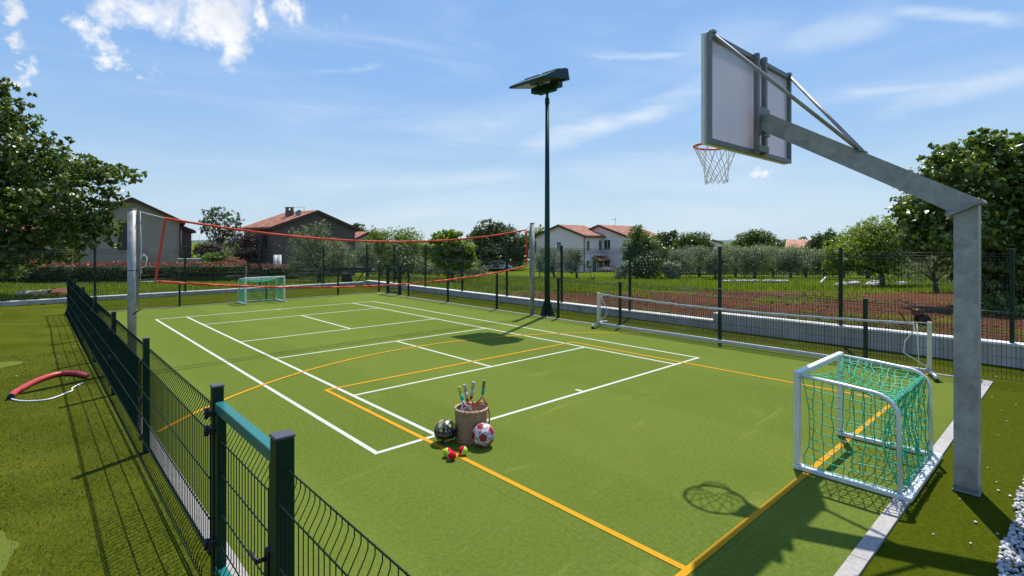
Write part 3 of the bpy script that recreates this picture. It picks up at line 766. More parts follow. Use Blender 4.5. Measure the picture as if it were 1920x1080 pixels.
def tl(t, j):  # t along, j 0 top .. 1 bottom
    y = TY1 - .12 + (TY0 + .20 - TY1 + .12) * t
    zt = .775 - 4 * .07 * t * (1 - t)
    return Vector((TX + .012 * math.sin(t * 9), y, zt + (.13 - zt) * j))
mb = MB(); nv, nh = 150, 16
for i in range(nv + 1): mb.tube([tl(i / nv, j / 4) for j in range(5)], .0026, 3, False)
for j in range(nh + 1): mb.tube([tl(i / 24, j / nh) for i in range(25)], .0026, 3, False)
mb.build('net_mesh', M['cord'], tn)
mb = MB(); vs = []
for i in range(41):
    p = tl(i / 40, 0); vs += [p + Vector((.008, 0, -.042 + .004 * math.sin(i * 2.3))), p + Vector((.005, 0, .003 * math.sin(i * 1.7))), p + Vector((-.005, 0, .003 * math.sin(i * 1.7))), p + Vector((-.008, 0, -.042 + .004 * math.sin(i * 2.3)))]
mb.add(vs, [(i * 4 + k, i * 4 + (k + 1) % 4, i * 4 + 4 + (k + 1) % 4, i * 4 + 4 + k) for i in range(40) for k in range(4)], True); mb.build('top_tape', plain('worn_tape', (.46, .44, .45), .8, var=.35, scale=14), tn)
for t, y in ((0, TY1), (1, TY0)):
    e = tl(t, 0); s_ = 1 if t else -1
    mb = MB(); mb.tube([e, (TX, y, .78)], .004, 5)
    mb.tube([e, e + Vector((0, -.02 * s_, -.12)), e + Vector((0, .10 * s_, -.30)), e + Vector((0, .12 * s_, -.48)), (TX, y - .12 * s_ * -.2, .12)], .009, 6)
    mb.tube([e + Vector((0, -.05 * s_, -.02)), (TX + .02, e.y - .07 * s_, .12)], .007, 6); mb.build('side_cord', M['white_cord'], tn)

# ------------------------------------------------------------------ small handball goals
def goal(loc, rz, label):
    g_ = empty('small_goal', loc, label, 'goal', 'small goals with green nets', rz, local=True)
    W_, H_, D_ = 1.24, .86, .85; t = .052
    for s_ in (-1, 1):
        x = s_ * (W_ / 2 - t / 2)
        mb = MB(); mb.bev(x - t / 2, x + t / 2, -t, 0, .045, H_ - t - .0005, .006); mb.build('front_post', M['alu'], g_)
        mb = MB(); mb.bev(x - .035, x + .035, -D_, -.0, .004, .044, .006); mb.build('side_bar', M['alu'], g_)
        pts = [(x, -t, H_ - .035), (x, -.35, H_ - .05), (x, -.60, H_ - .07)]
        for k_ in range(1, 7):
            a = k_ / 6 * math.pi / 2; pts.append((x, -.60 - .16 * math.sin(a), H_ - .07 - .14 * (1 - math.cos(a)) - .02 * k_ / 6))
        pts.append((x, -.77, .045))
        mb = MB(); mb.tube(pts, .0165, 12); mb.build('bent_tube', M['alu'], g_)
    mb = MB(); mb.bev(-W_ / 2, W_ / 2, -t, 0, H_ - t, H_, .006); mb.build('crossbar', M['alu'], g_)
    mb = MB(); mb.bev(-W_ / 2 + .0705, W_ / 2 - .0705, -D_, -D_ + .06, .004, .044, .006); mb.build('back_bar', M['alu'], g_)
    mb = MB(); mb.tube([(-W_ / 2 + t / 2, -.715, H_ - .13), (W_ / 2 - t / 2, -.715, H_ - .13)], .014, 10); mb.build('rear_tube', M['alu'], g_)
    # net: sides, top, back as sagging twine grids
    r_ = random.Random(11); mb = MB(); rr = .0041
    def cord(p, q_, sag, n=7, side=Vector((0, 0, -1))):
        p = Vector(p); q_ = Vector(q_); pts = []
        for i in range(n + 1):
            u_ = i / n; v_ = p.lerp(q_, u_) + side * (sag * 4 * u_ * (1 - u_)) + Vector((r_.uniform(-.005, .005), r_.uniform(-.005, .005), r_.uniform(-.005, .005)))
            pts.append(v_)
        mb.tube(pts, rr * r_.uniform(.85, 1.15), 4, False)
    for s_ in (-1, 1):
        x = s_ * (W_ / 2 - t / 2 - .0)
        ny, nz = 9, 9
        def sp(i, j):   # i along depth, j down
            u_ = i / ny; ztop = H_ - .05 - .03 * u_ if u_ < .85 else H_ - .10 - .06 * (u_ - .85) / .15
            y = -.075 - (.68) * u_; v_ = j / nz
            bow = .03 * math.sin(math.pi * v_) * (1 if i else .6)
            sg = .045 * math.sin(math.pi * min(1, u_ * 1.0)) * math.sin(math.pi * v_)
            rj = random.Random(i * 31 + j * 7 + s_)
            return Vector((x + s_ * -.0 + bow * -s_ * .3 + rj.uniform(-.01, .01), y + rj.uniform(-.012, .012) - (.05 * math.sin(math.pi * v_) if i == 0 else 0), ztop + (.05 - ztop) * v_ - sg))
        for i in range(ny + 1): mb.tube([sp(i, j) for j in range(nz + 1)], rr, 4, False)
        for j in range(nz + 1): mb.tube([sp(i, j) for i in range(ny + 1)], rr, 4, False)
    nx_, ny_ = 15, 10
    def tp(i, j):
        u_ = i / nx_; v_ = j / ny_; rj = random.Random(i * 17 + j * 5 + 99)
        sg = .15 * math.sin(math.pi * u_) * math.sin(math.pi * min(1, v_ * .92 + .04))
        return Vector((-W_ / 2 + .03 + (W_ - .06) * u_ + rj.uniform(-.02, .02), -.05 - .12 * math.sin(math.pi * u_) * (1 - v_) - .67 * v_ + rj.uniform(-.02, .02), H_ - .045 - .09 * v_ ** 2 - sg * .8 + rj.uniform(-.01, .01)))
    for i in range(nx_ + 1): mb.tube([tp(i, j) for j in range(ny_ + 1)], rr, 4, False)
    for j in range(ny_ + 1): mb.tube([tp(i, j) for i in range(nx_ + 1)], rr, 4, False)
    def bp(i, j, k2=1.0):
        u_ = i / 20; v_ = j / 9; rj = random.Random(i * 13 + j * 3 + 7)
        f_ = .07 * math.sin(u_ * 19) * math.sin(math.pi * v_)
        return Vector((-W_ / 2 + .03 + (W_ - .06) * u_ + rj.uniform(-.022, .022) + .02 * math.sin(v_ * 7 + u_ * 5), -.735 - .03 * v_ + f_ * .8 + rj.uniform(-.012, .012) + .06 * math.sin(math.pi * v_), H_ - .13 + (.05 - H_ + .13) * v_ + rj.uniform(-.012, .012)))
    for i in range(21): mb.tube([bp(i, j) for j in range(10)], rr, 4, False)
    for j in range(10): mb.tube([bp(i, j) for i in range(21)], rr, 4, False)
    # lacing wound round the rear tube and down the rear posts
    pts = []
    for i in range(260):
        a = i * .9; pts.append((-W_ / 2 + .04 + (W_ - .08) * i / 259, -.715 + .021 * math.cos(a), H_ - .13 + .021 * math.sin(a)))
    mb.tube(pts, .0042, 4, False)
    pts = []
    for i in range(160):
        a = i * 1.1; pts.append((-W_ / 2 + .08 + (W_ - .16) * i / 159, -.77 + .034 * math.cos(a), .026 + .026 * math.sin(a)))
    mb.tube(pts, .0036, 4, False)
    mb.build('net', M['net_green'], g_)
    return g_
goal((3.16, -2.785, 0), 0, 'small goal with slack green net straddling the yellow baseline, in front of the hoop post')
goal((3.24, 13.42, 0), math.pi, 'small goal with green net at the far end, seen under the volleyball net')

# ------------------------------------------------------------------ basketball hoop
bh = empty('basketball_hoop', (3.14, -3.88, 0), 'galvanised basketball hoop with angled arm and backboard seen from behind', 'basketball hoop')
bx, byy = 3.135, -3.885
mb = MB(); z1, z2 = 2.285, 2.215   # post top is cut to a slope facing the court
a = .076
vs = [(bx + sx * a, byy + sy * a, z) for z, zz in ((.015, 0), (1, 1)) for sx, sy in ((-1, -1), (1, -1), (1, 1), (-1, 1))]
vs = [v if i < 4 else (v[0], v[1], z1 if v[1] < byy else z2) for i, v in enumerate(vs)]
mb.add(vs, [(3, 2, 1, 0), (4, 5, 6, 7), (0, 1, 5, 4), (1, 2, 6, 5), (2, 3, 7, 6), (3, 0, 4, 7)]); mb.build('post', M['galv'], bh)
mb = MB(); mb.bev(bx - .085, bx + .085, byy - .085, byy + .085, 0, .0145, .004); mb.bbox(bx - .079, bx + .079, byy - .079, byy + .079, .0146, .05); mb.build('base_collar', M['galv_dark'], bh)
sl = math.atan2(z1 - z2, 2 * a); rp = Matrix.Rotation(-sl, 3, 'X')
pc = Vector((bx, byy, (z1 + z2) / 2))
mb = MB(); mb.box(pc + rp @ Vector((0, 0, .009)), (.24, .25, .012), rp); mb.box(pc + rp @ Vector((0, 0, .0225)), (.24, .25, .012), rp)
fp = mb.build('flange_plate', M['galv'], bh)
mb = MB()
for sx in (-1, 1):
    for sy in (-1, 1):
        for q_ in (sy,):
            c_ = pc + rp @ Vector((sx * .098, sy * .105, 0)); up = rp @ Vector((0, 0, 1)); mb.tube([c_ - up * .012, c_ + up * .05], .009, 6)
mb.build('bolt', M['galv_dark'], fp)
A0 = pc + rp @ Vector((0, .0, .0285)); A1 = Vector((3.02, -2.335, 3.205))
mb = MB(); mb.bar(A0 + (A0 - A1).normalized() * .055 + Vector((0, 0, .01)), A1, .12, .17); mb.build('arm', M['galv'], bh)
BX0, BX1, BY, BZ0, BZ1 = 2.03, 3.90, -2.245, 2.875, 3.86
mb = MB(); mb.bbox(BX0, BX1, BY, BY + .018, BZ0, BZ1); mb.build('backboard', M['board'], bh)
t = .028
mb = MB()
mb.bbox(BX0 - .003, BX0 + t, BY - .04, BY - .001, BZ0, BZ1); mb.bbox(BX1 - t, BX1 + .003, BY - .04, BY - .001, BZ0, BZ1)
mb.bbox(BX0 + t, BX1 - t, BY - .04, BY - .001, BZ0, BZ0 + t * 1.5); mb.bbox(BX0 + t, BX1 - t, BY - .04, BY - .001, BZ1 - t * 1.5, BZ1); mb.build('board_frame', M['galv_dark'], bh)
mb = MB(); mb.bbox(BX0 - .004, BX1 + .004, BY + .0185, BY + .05, BZ0 - .003, BZ0 + .04); mb.bbox(BX0 - .004, BX1 + .004, BY + .0185, BY + .05, BZ1 - .04, BZ1 + .003)
mb.bbox(BX0 - .004, BX0 + .036, BY + .0185, BY + .05, BZ0 + .04, BZ1 - .04); mb.bbox(BX1 - .036, BX1 + .004, BY + .0185, BY + .05, BZ0 + .04, BZ1 - .04); mb.build('board_edge', M['trimwhite'], bh)
for x in (2.93, 3.11):
    mb = MB(); mb.bbox(x - .024, x + .024, BY - .085, BY - .041, BZ0 + .005, BZ1 + .012); mb.build('upright', M['galv_dark'], bh)
mb = MB(); mb.bbox(2.88, 3.16, BY - .098, BY - .0855, 3.06, 3.34); mb.bbox(2.90, 3.14, BY - .098, BY - .0855, 2.90, 2.96); mb.build('mounting_plate', M['galv_dark'], bh)
brz = A0.lerp(A1, .46) + Vector((0, 0, .11))
for x, s_ in ((BX0 + .05, -1), (BX1 - .05, 1)):
    mb = MB(); mb.tube([(x, BY - .03, BZ1 - .01), brz + Vector((s_ * .05, 0, 0))], .017, 10)
    mb.bbox(x - .03, x + .03, BY - .055, BY - .01, BZ1 + .001, BZ1 + .022); mb.build('brace', M['galv'], bh)
mb = MB(); mb.bar(brz + Vector((-.09, 0, -.008)), brz + Vector((.09, 0, -.008)), .06, .012); mb.tube([brz + Vector((-.09, 0, .0)), brz + Vector((.09, 0, .0))], .009, 6); mb.build('brace_bracket', M['galv_dark'], bh)
RC = Vector((2.985, -1.86, 3.02)); rr_ = .225
mb = MB(); pts = [RC + Vector((rr_ * math.cos(2 * math.pi * i / 40), rr_ * math.sin(2 * math.pi * i / 40), 0)) for i in range(41)]
mb.tube(pts, .0125, 10, False)
mb.bbox(RC.x - .09, RC.x + .09, BY + .0505, BY + .06, 2.92, 3.06)
for s_ in (-1, 1):
    mb.bar((RC.x + s_ * .08, BY + .06, 3.018), (RC.x + s_ * .14, RC.y - .176, 3.018), .018, .012)
    mb.bar((RC.x + s_ * .05, BY + .06, 2.93), (RC.x + s_ * .115, RC.y - .19, 3.008), .012, .012)
mb.poly([(RC.x - .08, BY + .061, 3.028), (RC.x + .08, BY + .061, 3.028), (RC.x + .115, RC.y - .19, 3.026), (RC.x - .115, RC.y - .19, 3.026)], (0, 0, -.005))
rim = mb.build('rim', M['red'], bh)
mb = MB(); nn = 12
def np_(i, lv):
    rad = [.222, .165, .137, .120, .112, .108][lv]; z = [0, -.15, -.215, -.28, -.345, -.40][lv]
    a_ = 2 * math.pi * (i + (.5 if lv % 2 else 0)) / nn
    jr = random.Random(i * 9 + lv)
    return RC + Vector((rad * math.cos(a_) + jr.uniform(-.007, .007), rad * math.sin(a_) + jr.uniform(-.007, .007), z + jr.uniform(-.012, .012)))
for lv in range(5):
    for i in range(nn):
        p = np_(i, lv)
        for k_ in (0, -1) if lv % 2 == 0 else (0, 1):
            mb.tube([p, p.lerp(np_((i + k_) % nn, lv + 1), .5) + Vector((0, 0, -.006)), np_((i + k_) % nn, lv + 1)], .0044, 5, False)
for i in range(nn): mb.sphere(np_(i, 5), .006, 6, 4); mb.tube([np_(i, 0), np_(i, 0) + Vector((0, 0, .014))], .004, 5)
mb.build('net', plain('hoop_net', (.85, .82, .85), .7), rim)

# ------------------------------------------------------------------ basket, rackets, balls
def basket_mat():
    m = NM('woven_seagrass'); ob = m.tc.outputs['Object']; n = m.noise(60, 4, .7, ob); v = m.vor(70, m.mp(ob, (1, 1, 2.5)), 'Color')
    c = m.mix(m.mr(n, .3, .7), (.15, .075, .03), (.40, .25, .13)); c = m.mix(m.math('MULTIPLY', m.sep(v)[0], .5), c, (.48, .30, .16))
    m.bump(n, .6, .004); return m.fin(c, .8)
bk = empty('woven_basket', (.88, -.32, 0), 'round woven straw basket holding rackets, on the court', 'basket')
def basket(c, R0, Hh):
    V = []; n = 96; rows = 80
    for j in range(rows + 1):
        z = Hh * j / rows; base = R0 * (1.0 - .03 * math.sin(j / rows * math.pi)) * (.97 + .03 * j / rows)
        for i in range(n):
            ph = 2 * math.pi * i / n; course = math.floor(j / rows * 20)
            b_ = .0045 * abs(math.sin(math.pi * 20 * j / rows)) * (1 + .7 * math.sin(ph * 24 + course * math.pi)) + .002 * math.sin(ph * 5 + course * 2.1)
            V.append((c[0] + (base + b_) * math.cos(ph), c[1] + (base + b_) * math.sin(ph), c[2] + z))
    F = [(j * n + i, j * n + (i + 1) % n, (j + 1) * n + (i + 1) % n, (j + 1) * n + i) for j in range(rows) for i in range(n)]
    mb = MB(); mb.add(V, F, True)
    mb.lathe([(R0 * .95, Hh), (R0 * .93, .02), (.001, .018)], c, 48); mb.lathe([(.001, .001), (R0 * .96, .001)], c, 48)
    return mb
M['basket'] = basket_mat(); M['basket_rim'] = plain('basket_rim', (.55, .38, .24), .8, var=.25, scale=60)
basket((.88, -.32, 0), .160, .315).build('basket_body', M['basket'], bk)
mb = MB(); pts = []
for i in range(241):
    t = 2 * math.pi * i / 120; k_ = i * .55
    pts.append((.88 + (.161 + .006 * math.cos(k_)) * math.cos(t), -.32 + (.161 + .006 * math.cos(k_)) * math.sin(t), .318 + .006 * math.sin(k_)))
mb.tube(pts, .0065, 6, False); mb.build('basket_rim', M['basket_rim'], bk)
def racket(top, bot, twist, gA, gB, fr, label, acc=None):
    """top: butt of the handle; bot: tip of the head, down in the basket"""
    top = Vector(top); bot = Vector(bot); d = (bot - top).normalized(); Lg = (bot - top).length
    r_ = empty('racket', top, label, 'racket', 'rackets in the basket')
    s_ = d.cross(Vector((0, 0, 1)) if abs(d.z) < .95 else Vector((1, 0, 0))).normalized(); s_ = Matrix.Rotation(twist, 3, d) @ s_
    q = lambda a, b=0: top + d * a + s_ * b
    mb = MB(); mb.tube([q(0), q(.012), q(.075)], [.019, .0165, .016], 8); mb.build('grip', gA, r_)
    mb = MB(); mb.tube([q(.0755), q(.145)], [.0160, .0155], 8); mb.build('grip_sleeve', gB, r_)
    mb = MB(); mb.tube([q(.1455), q(.165)], [.0165, .014], 8); mb.build('collar', M['netwhite'] if acc is None else acc, r_)
    mb = MB(); hw = .098; c0 = .165; c1 = .165 + .075
    for sg in (-1, 1): mb.tube([q(c0 - .005, sg * .004), q(c0 + .03, sg * .02), q(c1, sg * .062)], .008, 7)
    pts = []; cen = (c1 - .02 + Lg) / 2; hl = (Lg - c1 + .02) / 2
    for i in range(33):
        a_ = 2 * math.pi * i / 32; pts.append(q(cen + hl * math.cos(a_), hw * math.sin(a_)))
    mb.tube(pts, .008, 7, False); mb.build('frame', fr, r_)
    mb = MB()
    for i in range(-5, 6):
        b_ = i * hw / 6; hh_ = hl * math.sqrt(max(0, 1 - (b_ / hw) ** 2)); mb.tube([q(cen - hh_, b_), q(cen + hh_, b_)], .0009, 3, False)
        a_ = i * hl / 6; ww_ = hw * math.sqrt(max(0, 1 - (a_ / hl) ** 2)); mb.tube([q(cen + a_, -ww_), q(cen + a_, ww_)], .0009, 3, False)
    mb.build('strings', M['netwhite'], r_)
def inb(X, Y, d): return P(X, d, Y)
pc_ = lambda n, c, **k: plain(n, c, .45, var=.08, **k)
yel, teal, gry, olv, grn = pc_('grip_yellow', (.55, .50, .03)), pc_('grip_teal', (.02, .36, .26)), pc_('grip_grey', (.42, .40, .38)), pc_('grip_olive', (.22, .21, .03)), pc_('grip_green', (.01, .30, .17))
fpk, fbk, fwh, for_ = pc_('frame_pink', (.50, .22, .17)), pc_('frame_black', (.02, .02, .025)), pc_('frame_white', (.62, .58, .55)), pc_('frame_orange', (.55, .12, .05))
racket(inb(860, 725, 5.40), (.87, -.36, .035), .5, yel, teal, fwh, 'racket with yellow butt and teal grip, leftmost in the basket')
racket(inb(870.5, 721, 5.45), (.93, -.30, .035), 1.1, gry, gry, fpk, 'racket with slim grey grip and pale frame, second from the left in the basket', M['black'])
racket(inb(888, 716, 5.42), (.85, -.27, .035), -.4, gry, gry, for_, 'racket with thick light grey grip and black collar in the basket', M['black'])
racket(inb(908, 713, 5.38), (.92, -.38, .035), 2.2, olv, grn, for_, 'racket with olive and green grip, rightmost in the basket')
# black ball with gold pattern
def ball_black():
    m = NM('black_gold_ball'); ob = m.tc.outputs['Object']; s_ = m.sep(ob)
    n = m.noise(16, 3, .6, ob, 1.5); v = m.noise(30, 2, .5, ob, 2.0)
    z = m.math('ABSOLUTE', m.math('ADD', s_[2], -.012))
    zone = m.mr(z, .034, .042, 0, 1)
    gold = m.mr(n, .47, .52, 0, 1); c = m.mix(m.mr(v, .42, .58), (.50, .40, .07), (.58, .56, .40))
    return m.fin(m.mix(m.math('MULTIPLY', zone, gold), (.008, .008, .010), c), .28, 0, .5)
b1 = tag(MB(True).sphere((0, 0, 0), .113, 40, 24).build('football', ball_black(), None, tuple(P(835, 5.27, z=.113))),
         'shiny black ball with gold pattern, left of the basket', 'ball', 'balls beside the basket')
b1.rotation_euler = (R(8), R(-10), R(20))
tx = bpy.data.curves.new('ball_lettering', 'FONT'); tx.body = 'YENGLA'; tx.size = .036; tx.align_x = 'CENTER'; tx.align_y = 'CENTER'; tx.space_character = 1.2
to = bpy.data.objects.new('ball_lettering', tx); col.objects.link(to)
dg = bpy.context.evaluated_depsgraph_get(); dg.update()
tme = bpy.data.meshes.new_from_object(to.evaluated_get(dg)); bpy.data.objects.remove(to)
fdir = math.atan2(CAM[1] - b1.location.y, CAM[0] - b1.location.x)
for v_ in tme.vertices:
    lon = v_.co.x / .113; lat = v_.co.y / .113 - .02
    a_ = fdir + lon - .05
    v_.co = Vector((math.cos(a_) * math.cos(lat), math.sin(a_) * math.cos(lat), math.sin(lat))) * .1142
bl = link_mesh('ball_lettering', tme, plain('grey_print', (.22, .22, .23), .4), b1)
bl.rotation_euler = (b1.rotation_euler.to_matrix().inverted()).to_euler()
# red and white ball with star lattice
def ball_white():
    c0 = Vector((0, 0, 0)); r_ = .112
    b2 = tag(MB(True).sphere((0, 0, 0), r_, 40, 24).build('football', plain('white_ball', (.62, .56, .58), .4, var=.1), None, tuple(P(906, 5.17, z=.112))),
             'white and dark red ball with star pattern, right of the basket', 'ball', 'balls beside the basket')
    ORG[b2.name] = Vector((0, 0, 0)); M['ball_red'] = plain('ball_red', (.26, .006, .018), .4, var=.1)
    ph = (1 + 5 ** .5) / 2; dirs = []
    for a_ in (-1, 1):
        for b_ in (-ph, ph): dirs += [Vector((0, a_, b_)), Vector((a_, b_, 0)), Vector((b_, 0, a_))]
    vdir = (Vector(CAM) - Vector((.955, -.525, .12))).normalized()
    # turn the lattice so that one pentagon looks outward over the court
    q0 = dirs[0].normalized().rotation_difference((vdir + Vector((.0, .0, -.25))).normalized())
    red = MB(); blk = MB(); wht = MB()
    for dd in dirs:
        n_ = (q0 @ dd.normalized()).normalized(); u = n_.cross(Vector((.1, .2, 1))).normalized(); v = n_.cross(u)
        u, v = v * -1, u
        def on(ang, rho, k_): return (n_ * math.cos(rho) + (u * math.cos(ang) + v * math.sin(ang)) * math.sin(rho)) * k_
        def sub(mb, A, B, C, k_, n=7):
            idx = {}; vs = []; fs = []
            for a_ in range(n + 1):
                for c_ in range(n + 1 - a_):
                    idx[(a_, c_)] = len(vs); vs.append((A * (n - a_ - c_) / n + B * a_ / n + C * c_ / n).normalized() * k_)
            for a_ in range(n):
                for c_ in range(n - a_):
                    fs.append((idx[(a_, c_)], idx[(a_ + 1, c_)], idx[(a_, c_ + 1)]))
                    if a_ + c_ < n - 1: fs.append((idx[(a_ + 1, c_)], idx[(a_ + 1, c_ + 1)], idx[(a_, c_ + 1)]))
            mb.add(vs, fs, True)
        pt = MB()
        for i in range(5):
            a1_, a2_ = 2 * math.pi * i / 5, 2 * math.pi * (i + 1) / 5; am = (a1_ + a2_) / 2
            sub(pt, on(0, 0, 1), on(a1_, .40, 1), on(a2_, .40, 1), r_ * 1.006)
            cc = (on(a1_, .45, 1) + on(a2_, .45, 1) + on(am, .66, 1)).normalized()
            T = [on(a1_, .46, 1), on(a2_, .46, 1), on(am, .69, 1)]
            o_ = [cc.lerp(t_, .72).normalized() for t_ in T]; i_ = [cc.lerp(t_, .30).normalized() for t_ in T]
            sub(blk, *o_, r_ * 1.006); sub(wht, *i_, r_ * 1.010)
        pt.build('red_patch', M['ball_red'], b2)
    blk.build('dark_triangle', plain('ball_dark', (.20, .05, .07), .4), b2); wht.build('white_triangle', plain('ball_pale', (.7, .66, .66), .4), b2)
    return b2
ball_white()
def tennis_mat():
    m = NM('two_tone_felt'); ob = m.tc.outputs['Object']; s_ = m.sep(ob); n = m.noise(220, 3, .7, ob)
    seam = m.math('ADD', s_[2], m.math('MULTIPLY', m.math('SINE', m.math('MULTIPLY', s_[0], 60.)), .006))
    c = m.mix(m.mr(seam, -.001, .001), (.42, .62, .03), (.55, .015, .02))
    c = m.mix(m.mr(m.math('ABSOLUTE', seam), .0018, .0028, 1, 0), c, (.7, .7, .6))
    m.bump(n, .7, .003); return m.fin(c, .9, 0, .1)
M['felt'] = tennis_mat(); tb0 = None
for (x, y, ro, lb_) in ((.445, -.525, (.7, -.6, .1), 'small yellow-green felt ball half hidden behind the red one, in front of the black ball'),
                        (.430, -.610, (-.15, -.75, .35), 'small felt ball showing mostly its red half, nearest the camera'),
                        (.575, -.590, (-.55, .80, .40), 'small red and yellow felt ball on the yellow line, in front of the basket')):
    if tb0 is None:
        tb0 = MB(True).sphere((0, 0, 0), .042, 28, 16).build('tennis_ball', M['felt'], None, (x, y, .0425)); o = tb0
    else:
        o = tb0.copy(); col.objects.link(o); o.location = (x, y, .0425)
    o.rotation_euler = Vector(ro).to_track_quat('Z', 'Y').to_euler(); tag(o, lb_, 'tennis ball', 'small felt balls on the court')

# ------------------------------------------------------------------ things on the lawn
nd = empty('foam_tube', (-2.3, 5.2, 0), 'curved red foam tube with a white rope lying on the lawn beside the left fence', 'foam tube')
npts = [(-2.58, 4.66), (-2.555, 4.85), (-2.47, 5.12), (-2.36, 5.42), (-2.21, 5.68), (-2.05, 5.78), (-1.91, 5.68), (-1.83, 5.50), (-1.78, 5.34)]
def smooth(pts, n=6):
    out = []; m = len(pts); pts = [Vector(p) for p in pts]
    for i in range(m - 1):
        p0, p1, p2, p3 = pts[max(i - 1, 0)], pts[i], pts[i + 1], pts[min(i + 2, m - 1)]
        for k_ in range(n):
            t = k_ / n; out.append(.5 * ((2 * p1) + (p2 - p0) * t + (2 * p0 - 5 * p1 + 4 * p2 - p3) * t * t + (3 * p1 - p0 - 3 * p2 + p3) * t ** 3))
    return out + [pts[-1]]
sp3 = smooth([(x, y, lawn_h(x, y) + .038) for x, y in npts])
mb = MB(); mb.tube(sp3, [.037] * (len(sp3) - 7) + [.036, .035, .033, .030, .026, .023, .022], 14); mb.build('tube_body', plain('red_foam', (.40, .035, .04), .45, var=.12, scale=5), nd)
mb = MB(); mb.tube([sp3[0] + (sp3[0] - sp3[1]).normalized() * .002, sp3[0] + (sp3[0] - sp3[1]).normalized() * .035], .039, 14); mb.build('end_cap', M['black'], nd)
rp_ = [(-2.58, 4.62), (-2.50, 4.45), (-2.38, 4.34), (-2.25, 4.30), (-2.14, 4.40), (-2.06, 4.52), (-1.99, 4.62), (-1.985, 4.76), (-1.93, 4.90), (-1.86, 5.02)]
mb = MB(); mb.tube(smooth([(x, y, lawn_h(x, y) + .012) for x, y in rp_]), .009, 6); mb.build('rope', M['white_cord'], nd)

def rock(mb, c, r, seed, sq=(1, 1, .6), n=9, m=6):
    r_ = random.Random(seed); o = Vector((r_.uniform(-9, 9), r_.uniform(-9, 9), r_.uniform(-9, 9))); vs = []
    for i in range(m + 1):
        th = math.pi * i / m
        for k_ in range(n):
            p_ = 2 * math.pi * k_ / n; d_ = Vector((math.sin(th) * math.cos(p_), math.sin(th) * math.sin(p_), math.cos(th)))
            q_ = r * (1 + .45 * mnoise.noise(d_ * 1.3 + o)); vs.append((c[0] + d_.x * q_ * sq[0], c[1] + d_.y * q_ * sq[1], c[2] + d_.z * q_ * sq[2]))
    fs = [(i * n + k_, (i + 1) * n + k_, (i + 1) * n + (k_ + 1) % n, i * n + (k_ + 1) % n) for i in range(m) for k_ in range(n)]
    return mb.add(vs, fs, False)
# white gravel in the corner and pebbles that strayed on the turf
M['pebble'] = None
def pebble_mat():
    m = NM('white_pebble'); c = m.ramp(m.geo.outputs['Random Per Island'], [(0, (.30, .28, .28)), (.5, (.44, .42, .41)), (1, (.57, .56, .55))]); return m.fin(c, .7)
M['pebble'] = pebble_mat(); mb = MB(); rg = random.Random(3)
for i in range(4200):
    y = rg.uniform(-5.0, -4.13); x = rg.uniform(1.6, 4.1)
    edge = -4.17 - .05 * mnoise.noise(Vector((x * 2, 0, 0))) + max(0, x - 3.85) * -.9
    if y > edge: continue
    rock(mb, (x, y, rg.uniform(.0, .028)), rg.uniform(.010, .021), i, (1, rg.uniform(.6, .95), rg.uniform(.45, .7)), 6, 4)
for X, Y in ((1849, 660), (1862, 700), (1868, 707), (1838, 745), (1895, 733), (1878, 770), (1860, 745), (1872, 817), (1852, 878), (1869, 905), (1872, 921), (1894, 931), (1870, 1002), (1829, 980), (1905, 760), (1800, 937), (1750, 1003), (1888, 790), (1820, 1020),
             (104, 675), (125, 711), (136, 716), (180, 697), (187, 704), (150, 723), (31, 705), (110, 668), (140, 650), (146, 729)):
    d_ = 993 * 2 / (Y - 452.7); p = P(X, d_, z=0); zz = lawn_h(p.x, p.y) if p.x < -1.6 else 0
    rock(mb, (p.x, p.y, zz + .006), rg.uniform(.007, .013), X + Y, (1.2, .8, .5), 7, 5)
tag(mb.build('white_gravel', M['pebble']), 'white gravel with stray pebbles on the turf right of the hoop post', 'gravel', kind='stuff')

# ------------------------------------------------------------------ trees and shrubs
def leaves(lobes, n, size, seed, shell=.45, clump=.32, asp=.55, per=16, up=.35):
    """lobes: (centre, (rx,ry,rz)); leaf sized folded quads in clumps near the surface of the lobes"""
    rg = np.random.default_rng(seed); vol = np.array([l[1][0] * l[1][2] for l in lobes]); prob = vol / vol.sum()
    nc = max(1, n // per); li = rg.choice(len(lobes), nc, p=prob)
    C = np.array([l[0] for l in lobes])[li]; Rr = np.array([l[1] for l in lobes])[li]
    d = rg.normal(size=(nc, 3)); d /= np.linalg.norm(d, axis=1)[:, None]
    rad = rg.uniform(0, 1, nc) ** shell
    cc = C + d * Rr * rad[:, None]
    cs = clump * Rr.mean(1) * rg.uniform(.5, 1.2, nc)
    p = np.repeat(cc, per, 0) + rg.normal(size=(nc * per, 3)) * np.repeat(cs, per)[:, None] * np.array([.55, .55, .38])
    m = len(p); dn = np.repeat(d, per, 0) * .5 + rg.normal(size=(m, 3)) * .6; dn[:, 2] += up
    dn /= np.linalg.norm(dn, axis=1)[:, None]
    t = rg.normal(size=(m, 3)); t -= (t * dn).sum(1)[:, None] * dn; t /= np.linalg.norm(t, axis=1)[:, None]; b = np.cross(dn, t)
    s = size * rg.uniform(.6, 1.25, m)[:, None]
    V = np.zeros((m, 4, 3)); V[:, 0] = p - t * s * .5; V[:, 2] = p + t * s * .5 - dn * s * .10
    V[:, 1] = p + b * s * asp * .5 - t * s * .05 - dn * s * .06; V[:, 3] = p - b * s * asp * .5 - t * s * .05 - dn * s * .06
    return V.reshape(-1, 3), np.arange(4 * m).reshape(m, 4)
